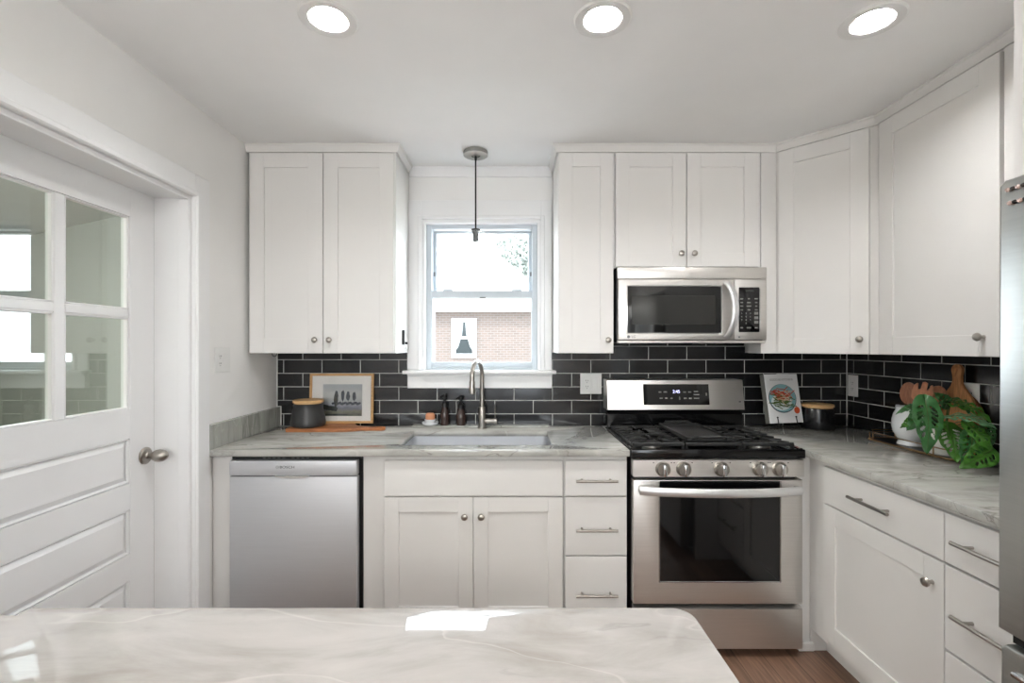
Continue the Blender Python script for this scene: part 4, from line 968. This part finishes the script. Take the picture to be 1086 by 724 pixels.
for s in (-.062, .062):
    def W(x, y, z): return tuple(BKM @ Vector((x, y, z)))
    foot = W(s, -.03, -.02); foot = (foot[0], foot[1]-.01, bz+.003)
    p_ = [foot, W(s, -.034, -.012), W(s, -.024, -.008), W(s, -.022, .03)]
    MB().tube(p_, .0026, 8).build('front_leg', 'dark', t)
    MB().lathe([(0, -.005), (.005, -.002), (.005, .002), (0, .005)], W(s, -.022, .032), 10).build('leg_ball', 'dark', t)
    MB().tube([W(s, -.024, -.005), W(s, .024, -.005), W(s*.5, .0225, .16)], .0026, 8).build('shelf_arm', 'dark', t)
q = W(0, .0225, .16); MB().tube([W(-.031, .0225, .16), W(.031, .0225, .16)], .0026, 8).build('crossbar', 'dark', t)
MB().tube([q, (q[0]+.005, 2.77, bz+.003)], .0026, 8).build('rear_leg', 'dark', t)
jar('canister', 'glossy black canister with wooden lid in the right corner', (1.730, 2.700, CT+.0005), 1, 'blackjar', 'bamboo',
    [(.074, 0), (.082, .004), (.084, .02), (.083, .07), (.079, .105), (.077, .115), (.073, .118)], .080, .118)

# ------------------------------------------------------------------ tray, vases, spoons, boards, plant
t = thing('tray', 'long antique brass wire tray on the right-hand worktop', 'tray', (1.845, 2.17, CT))
tx0, tx1, ty0, ty1 = 1.768, 1.918, 1.925, 2.385
def rr(x0, x1, y0, y1, r, n=6):
    return arc(x1-r, y1-r, r, 0, pi/2, n)+arc(x0+r, y1-r, r, pi/2, pi, n)+arc(x0+r, y0+r, r, pi, 1.5*pi, n)+arc(x1-r, y0+r, r, 1.5*pi, 2*pi, n)
MB().prism(rr(tx0, tx1, ty0, ty1, .03), 'z', bz+.004, bz+.007).build('tray_base', 'dark', t)
MB().tube([(p[0], p[1], bz+.0052) for p in rr(tx0, tx1, ty0, ty1, .03)], .0048, 8, closed=True).build('bottom_rim', 'gold', t)
MB().tube([(p[0], p[1], bz+.040) for p in rr(tx0+.004, tx1-.004, ty0+.02, ty1-.02, .03)], .0026, 8, closed=True).build('top_rail', 'gold', t)
for (a, c_) in ((tx0+.004, 2.01), (tx0+.004, 2.365), (tx1-.004, 2.01), (tx1-.004, 2.365)):
    MB().tube([(a, c_, bz+.006), (a, c_, bz+.040)], .0028, 8).build('rail_post', 'gold', t)
MB().tube([(tx0+.02, ty1-.02, bz+.008), (tx0+.02, ty1-.018, bz+.050), (tx1-.02, ty1-.018, bz+.050), (tx1-.02, ty1-.02, bz+.008)], .003, 8).build('end_handle', 'gold', t)
TZ = bz+.0075
vx, vy = 1.850, 2.215
t = thing('vase', 'round white footed vase holding wooden spoons on the tray', 'vase', (vx, vy, TZ))
VP_ = [(0, 0), (.058, 0), (.060, .004), (.054, .016), (.050, .022), (.062, .034), (.077, .060), (.082, .085), (.081, .112), (.074, .140), (.064, .158), (.062, .166), (.066, .174), (.0635, .175), (.058, .166), (.059, .158), (.068, .138), (.076, .11), (.077, .085), (.072, .06), (.056, .037), (0, .03)]
MB().lathe([(r*.88, h) for r, h in VP_], (vx, vy, TZ), 44).build('vase_body', 'ceramic', t)
MB().prism([(vy+.045, TZ+.150), (vy+.074, TZ+.176), (vy+.070, TZ+.158), (vy+.056, TZ+.128)], 'x', vx-.014, vx+.010, .003).build('spout', 'ceramic', t)
def spoon(label, head, base, kind, rot):
    """flat oval head with handle; head and base world points"""
    h = Vector(head); q = Vector(base); ax = (h-q).normalized()
    side = Vector((cos(rot), sin(rot), 0)); side = (side-ax*side.dot(ax)).normalized(); nr = ax.cross(side)
    b = MB(); n = 28; L, Wd = .052, .037
    outline = []
    for i in range(n):
        a = 2*pi*i/n; u, v = Wd*cos(a), L*sin(a)
        outline.append((u*(1-.12*sin(a)), v))
    if kind == 'fork':
        outline = [(-.012, -.05), (-.034, -.022), (-.037, .010), (-.032, .040), (-.026, .050), (-.020, .046), (-.019, .020), (-.014, .018), (-.012, .022), (-.010, .054), (0, .058), (.008, .054), (.009, .020), (.014, .017), (.018, .022), (.021, .044), (.028, .044), (.034, .030), (.036, .005), (.032, -.026), (.012, -.05)]
    th_ = .0035; bend = lambda u, v: 0 if kind == 'fork' else -.6*(u*u)/.037*.35-.4*v*v/.05*.2
    vs = [h+side*u+ax*v+nr*(bend(u, v)+s*th_) for s in (1, -1) for (u, v) in outline]; n = len(outline)
    c0, c1 = h+nr*th_*1.0, h-nr*th_*1.0
    V = [tuple(v) for v in vs]+[tuple(c0), tuple(c1)]
    fs = [(i, (i+1) % n, n+(i+1) % n, n+i) for i in range(n)]
    if kind == 'fork': fs += [tuple(range(n)), tuple(range(2*n-1, n-1, -1))]
    else: fs += [(2*n, (i+1) % n, i) for i in range(n)]+[(2*n+1, n+i, n+(i+1) % n) for i in range(n)]
    b._add(V, fs)
    t = thing('salad_server', label, 'utensil', tuple(q))
    b.build('head', 'forkwood' if kind == 'fork' else 'spoonwood', t)
    MB().tube([q, q+(h-q)*.5, h-ax*.045], [.006, .006, .009], 10, flat=(1, .8)).build('handle', 'spoonwood', t)
spoon('wooden serving spoon, leftmost in the white vase', (1.846, 2.222, 1.158), (1.852, 2.216, .975), 'spoon', 2.1)
spoon('slotted wooden fork standing in the white vase', (1.826, 2.128, 1.166), (1.838, 2.205, .975), 'fork', 2.25)
spoon('second wooden spoon showing behind the slotted fork', (1.862, 2.102, 1.156), (1.856, 2.205, .975), 'spoon', 2.3)

# boards stand against the right wall
def board_poly(cy, z0, half, zs, neck, zt):
    p = [(cy-half+.012, z0), (cy+half-.012, z0), (cy+half, z0+.012)]
    p += [(cy+half, zs-.05)]+[(cy+half-(half-neck)*(1-cos(a))*.5*1.0, zs-.05+.095*a/pi) for a in [pi*i/8 for i in range(1, 9)]]
    p += [(cy+neck, zt-.05), (cy+neck+.005, zt-.03)]+[(cy+(neck+.005)*cos(a), zt-.024+.024*sin(a)) for a in [pi*i/10 for i in range(0, 11)]]+[(cy-neck-.005, zt-.03), (cy-neck, zt-.05)]
    p += [(cy-half+(half-neck)*(1-cos(a))*.5, zs-.05+.095*a/pi) for a in [pi*i/8 for i in range(8, 0, -1)]]+[(cy-half, zs-.05), (cy-half, z0+.012)]
    return p
cy = 2.068
bo = MB().prism(board_poly(cy, CT+.0008, .074, 1.185, .020, 1.300), 'x', 1.922, 1.936, .003).build('cutting_board', 'oliveboard')
cut(bo, MB().lathe([(0, -.03), (.006, -.03), (.006, .03), (0, .03)], (1.929, cy, 1.278), 16, 'x').build('c', 'dark'))
tag(bo, 'upright wooden cutting board with a holed handle against the right tiles', 'cutting board')
dk = MB().prism([(2.062+.100*cos(2*pi*i/40), CT+.1308+.13*sin(2*pi*i/40)) for i in range(40)], 'x', 1.9375, 1.9525, .004).build('cutting_board', 'darkboard')
tag(dk, 'round dark wooden board standing behind the handled cutting board', 'cutting board')
# potted monstera
qx, qy = 1.838, 2.025
t = thing('potted_plant', 'green monstera with holed leaves in a white ribbed pot on the tray', 'plant', (qx, qy, TZ))
prof = [(0, 0), (.056, 0), (.060, .004), (.064, .03), (.067, .07), (.068, .10), (.066, .104), (.062, .10), (.060, .085), (0, .085)]
MB().lathe(prof, (qx, qy, TZ), 40).build('pot', 'ribbed', t)
MB().lathe([(0, .089), (.0605, .087)], (qx, qy, TZ), 28).build('soil', 'soil', t)
def P3(px, py, Y): return Vector(((px-541)*Y/F, Y, 1.377-(py-367)*Y/F))
CR = Vector((qx, qy, TZ+.09))
def leaf(base, tip, width, m, face=(0, -1, .35), droop=.02, holes=5, fold=.25, seed=0):
    base = Vector(base); tip = Vector(tip); ax = (tip-base); L = ax.length; ax.normalize()
    f = Vector(face).normalized(); nr = (f-ax*f.dot(ax)).normalized(); sd_ = ax.cross(nr)
    rd = random.Random(seed); NU, NV = 36, 48
    hs = []
    for s in (-1, 1):
        for i in range(holes):
            v = .17+.62*(i+.3*rd.random())/holes; hs.append((s*(.42+.06*rd.random()), v, .20+.05*rd.random(), .030+.008*rd.random(), s*.16))
    b = MB(); grid = {}
    def half(v):
        if v < 0: v = 0
        w_ = (sin(pi*min(1, v**.62)))**.75 if v < 1 else 0
        return max(.0, w_)*(1.0-.10*v)
    for j in range(NV+1):
        v = j/NV
        for i in range(NU+1):
            u = -1+2*i/NU; hw = half(v)*width/2
            lobe = .06*L*abs(u)*max(0, 1-v*4)                # heart lobes behind the stalk
            p = base+ax*(v*L-lobe*2)+sd_*(u*hw)+nr*(-droop*sin(v*pi*.9)*-1*1.0 - droop*1.2*v*v + fold*abs(u)*hw*.6 - .10*hw*u*u + .004*sin(v*26+seed)*abs(u))
            grid[i, j] = b.bm.verts.new(p)
    for j in range(NV):
        for i in range(NU):
            u = -1+2*(i+.5)/NU; v = (j+.5)/NV; hole = False
            for (hu, hv, ru, rv, sl_) in hs:
                du = u-hu; dv = (v-hv)-abs(du)*0-(du*sl_)
                if (du/ru)**2+(dv/rv)**2 < 1: hole = True; break
            if hole: continue
            b.bm.faces.new((grid[i, j], grid[i+1, j], grid[i+1, j+1], grid[i, j+1]))
    bmesh.ops.delete(b.bm, geom=[v for v in b.bm.verts if not v.link_faces], context='VERTS')
    o = b.build('leaf', m, t, recalc=False)
    sm = o.modifiers.new('thickness', 'SOLIDIFY'); sm.thickness = .0007
    # midrib + stalk
    mid = [base+ax*(v*L)+nr*(droop*sin(v*pi*.9)-droop*1.2*v*v+.0012) for v in [k/10 for k in range(10)]]
    MB().tube(mid, [.0016-.00012*k for k in range(10)], 6).build('midrib', 'stem', o)
    c_ = (CR+base)/2+Vector((0, 0, .045)); pts_ = []
    for k in range(11):
        s = k/10; pts_.append(CR*(1-s)**2+c_*2*s*(1-s)+base*s*s)
    MB().tube(pts_, .0021, 6).build('stalk', 'stem', o)
LV = [
    (P3(981, 424, 1.93), P3(985, 480, 1.84), .105, 'leafA', (-.35, -1, .3), .02, 6, .15),
    (P3(977, 437, 2.00), P3(972, 436, 1.95)+Vector((-.03, 0, -.07)), .075, 'leafA', (-.3, -1, .5), .02, 4, .15),
    (P3(1004, 451, 1.93), P3(1016, 489, 1.84), .098, 'leafB', (-.5, -1, .25), .015, 6, .2),
    (P3(1004, 442, 1.90), P3(1056, 450, 1.74), .062, 'leafC', (-.2, -1, 1.0), .02, 5, .1),
    (P3(1006, 427, 1.95), P3(1052, 443, 1.80), .075, 'leafB', (-.2, -.6, 1.3), .02, 5, .1),
    (P3(1052, 477, 1.76), P3(1021, 495, 1.72), .090, 'leafB', (-.25, -1, .5), .015, 5, .25),
    (P3(1032, 458, 1.84), P3(1023, 496, 1.80), .082, 'leafA', (-.45, -1, .2), .015, 5, .25),
    (P3(1025, 449, 1.85), P3(1054, 484, 1.74), .060, 'leafB', (-.3, -1, .6), .02, 5, .15),
    (P3(1005, 430, 1.96), P3(993, 417, 1.92), .058, 'leafA', (-.3, -1, .2), .01, 3, .2),
    (P3(968, 444, 2.00), P3(956, 453, 1.96), .034, 'leafB', (-.3, -1, .4), .008, 3, .2),
    (P3(969, 430, 2.02), P3(951, 438, 2.00), .026, 'leafA', (-.3, -1, .8), .008, 0, .3),
    (P3(1040, 452, 1.84), P3(1054, 470, 1.78), .060, 'leafA', (-.4, -1, .4), .01, 3, .2),
    (P3(1010, 423, 1.98), P3(1030, 436, 1.90), .055, 'leafA', (-.1, -.8, .9), .015, 3, .2),
]
for i, q in enumerate(LV): leaf(q[0], q[1], q[2], q[3], q[4], q[5], q[6], q[7], i)

# ------------------------------------------------------------------ outside
struct(MB().box(-40, 40, 5.6, 70, -1.2, -1.0).build('ground', 'lawn', smooth=False))
NY = 18.0
t = thing('neighbouring_house', 'red brick house with pale roof seen through the window', 'house', (-3, NY+3, -1.0))
nx0, nx1, ez = -10.0, 1.55, 2.66
MB().box(nx0, nx1, NY, NY+7, -1.0, ez).build('brick_wall', 'nbrick', t, smooth=False)
b = MB(); hx = -2.9; hy = NY+3.5; hz = 7.4
E = [(nx0-.4, NY-.4, ez), (nx1+.3, NY-.4, ez), (nx1+.3, NY+7.4, ez), (nx0-.4, NY+7.4, ez)]; Rg = [(nx0+3.5, hy, hz), (hx, hy, hz)]
E2 = [(p[0], p[1], ez+.22) for p in E]
b._add(E+E2+Rg, [(3, 2, 1, 0), (0, 1, 5, 4), (1, 2, 6, 5), (2, 3, 7, 6), (3, 0, 4, 7), (4, 5, 9, 8), (5, 6, 9), (6, 7, 8, 9), (7, 4, 8)])
b.build('roof', 'shingle', t, smooth=False)
wx0, wx1, wz0, wz1 = -2.18, -1.26, .95, 2.42
e = .14; b = MB().frame((wx0, wx1, wz0, wz1), (wx0+e, wx1-e, wz0+e, wz1-e), NY-.08, NY-.001).box(wx0+e, wx1-e, NY-.07, NY-.01, 1.66, 1.74)
wn = b.build('window_frame', 'trim', t, smooth=False)
MB().box(wx0+e, wx1-e, NY-.03, NY-.005, wz0+e, wz1-e).build('pane', 'nwindow', wn, smooth=False)
b = MB()
for s, xx in ((1, wx0+e), (-1, wx1-e)):
    b.quad((xx, NY-.04, wz1-e), (xx+s*.29, NY-.04, wz1-e), (xx+s*.24, NY-.04, 1.8), (xx+s*.10, NY-.04, 1.35), (xx, NY-.04, 1.2))
b.build('curtain', 'curtain', wn, smooth=False, recalc=False)
t = thing('tree', 'pale leafy tree standing behind the neighbouring house', 'tree', (1.5, 30, -1))
MB().tube([(1.5, 30, -1), (1.4, 30, 2.5), (1.3, 30.2, 6)], [.35, .28, .15], 10).build('trunk', 'bark', t)
rd = random.Random(11); b = MB()
for i in range(6500):
    a = rd.uniform(0, 2*pi); ph = math.acos(rd.uniform(-1, 1)); rr_ = rd.random()**.4
    c_ = Vector((1.3+2.7*rr_*sin(ph)*cos(a), 30+2.3*rr_*sin(ph)*sin(a), 6.3+3.2*rr_*cos(ph)))
    u = Vector((rd.gauss(0, 1), rd.gauss(0, 1), rd.gauss(0, 1))).normalized(); v = u.orthogonal().normalized(); s = rd.uniform(.07, .17)
    b.quad(*[tuple(c_+u*p*s+v*q*s*.6) for p, q in ((-1, 0), (0, -1), (1, 0), (0, 1))])
b.build('foliage', 'treeleaf', t, smooth=False, recalc=False)
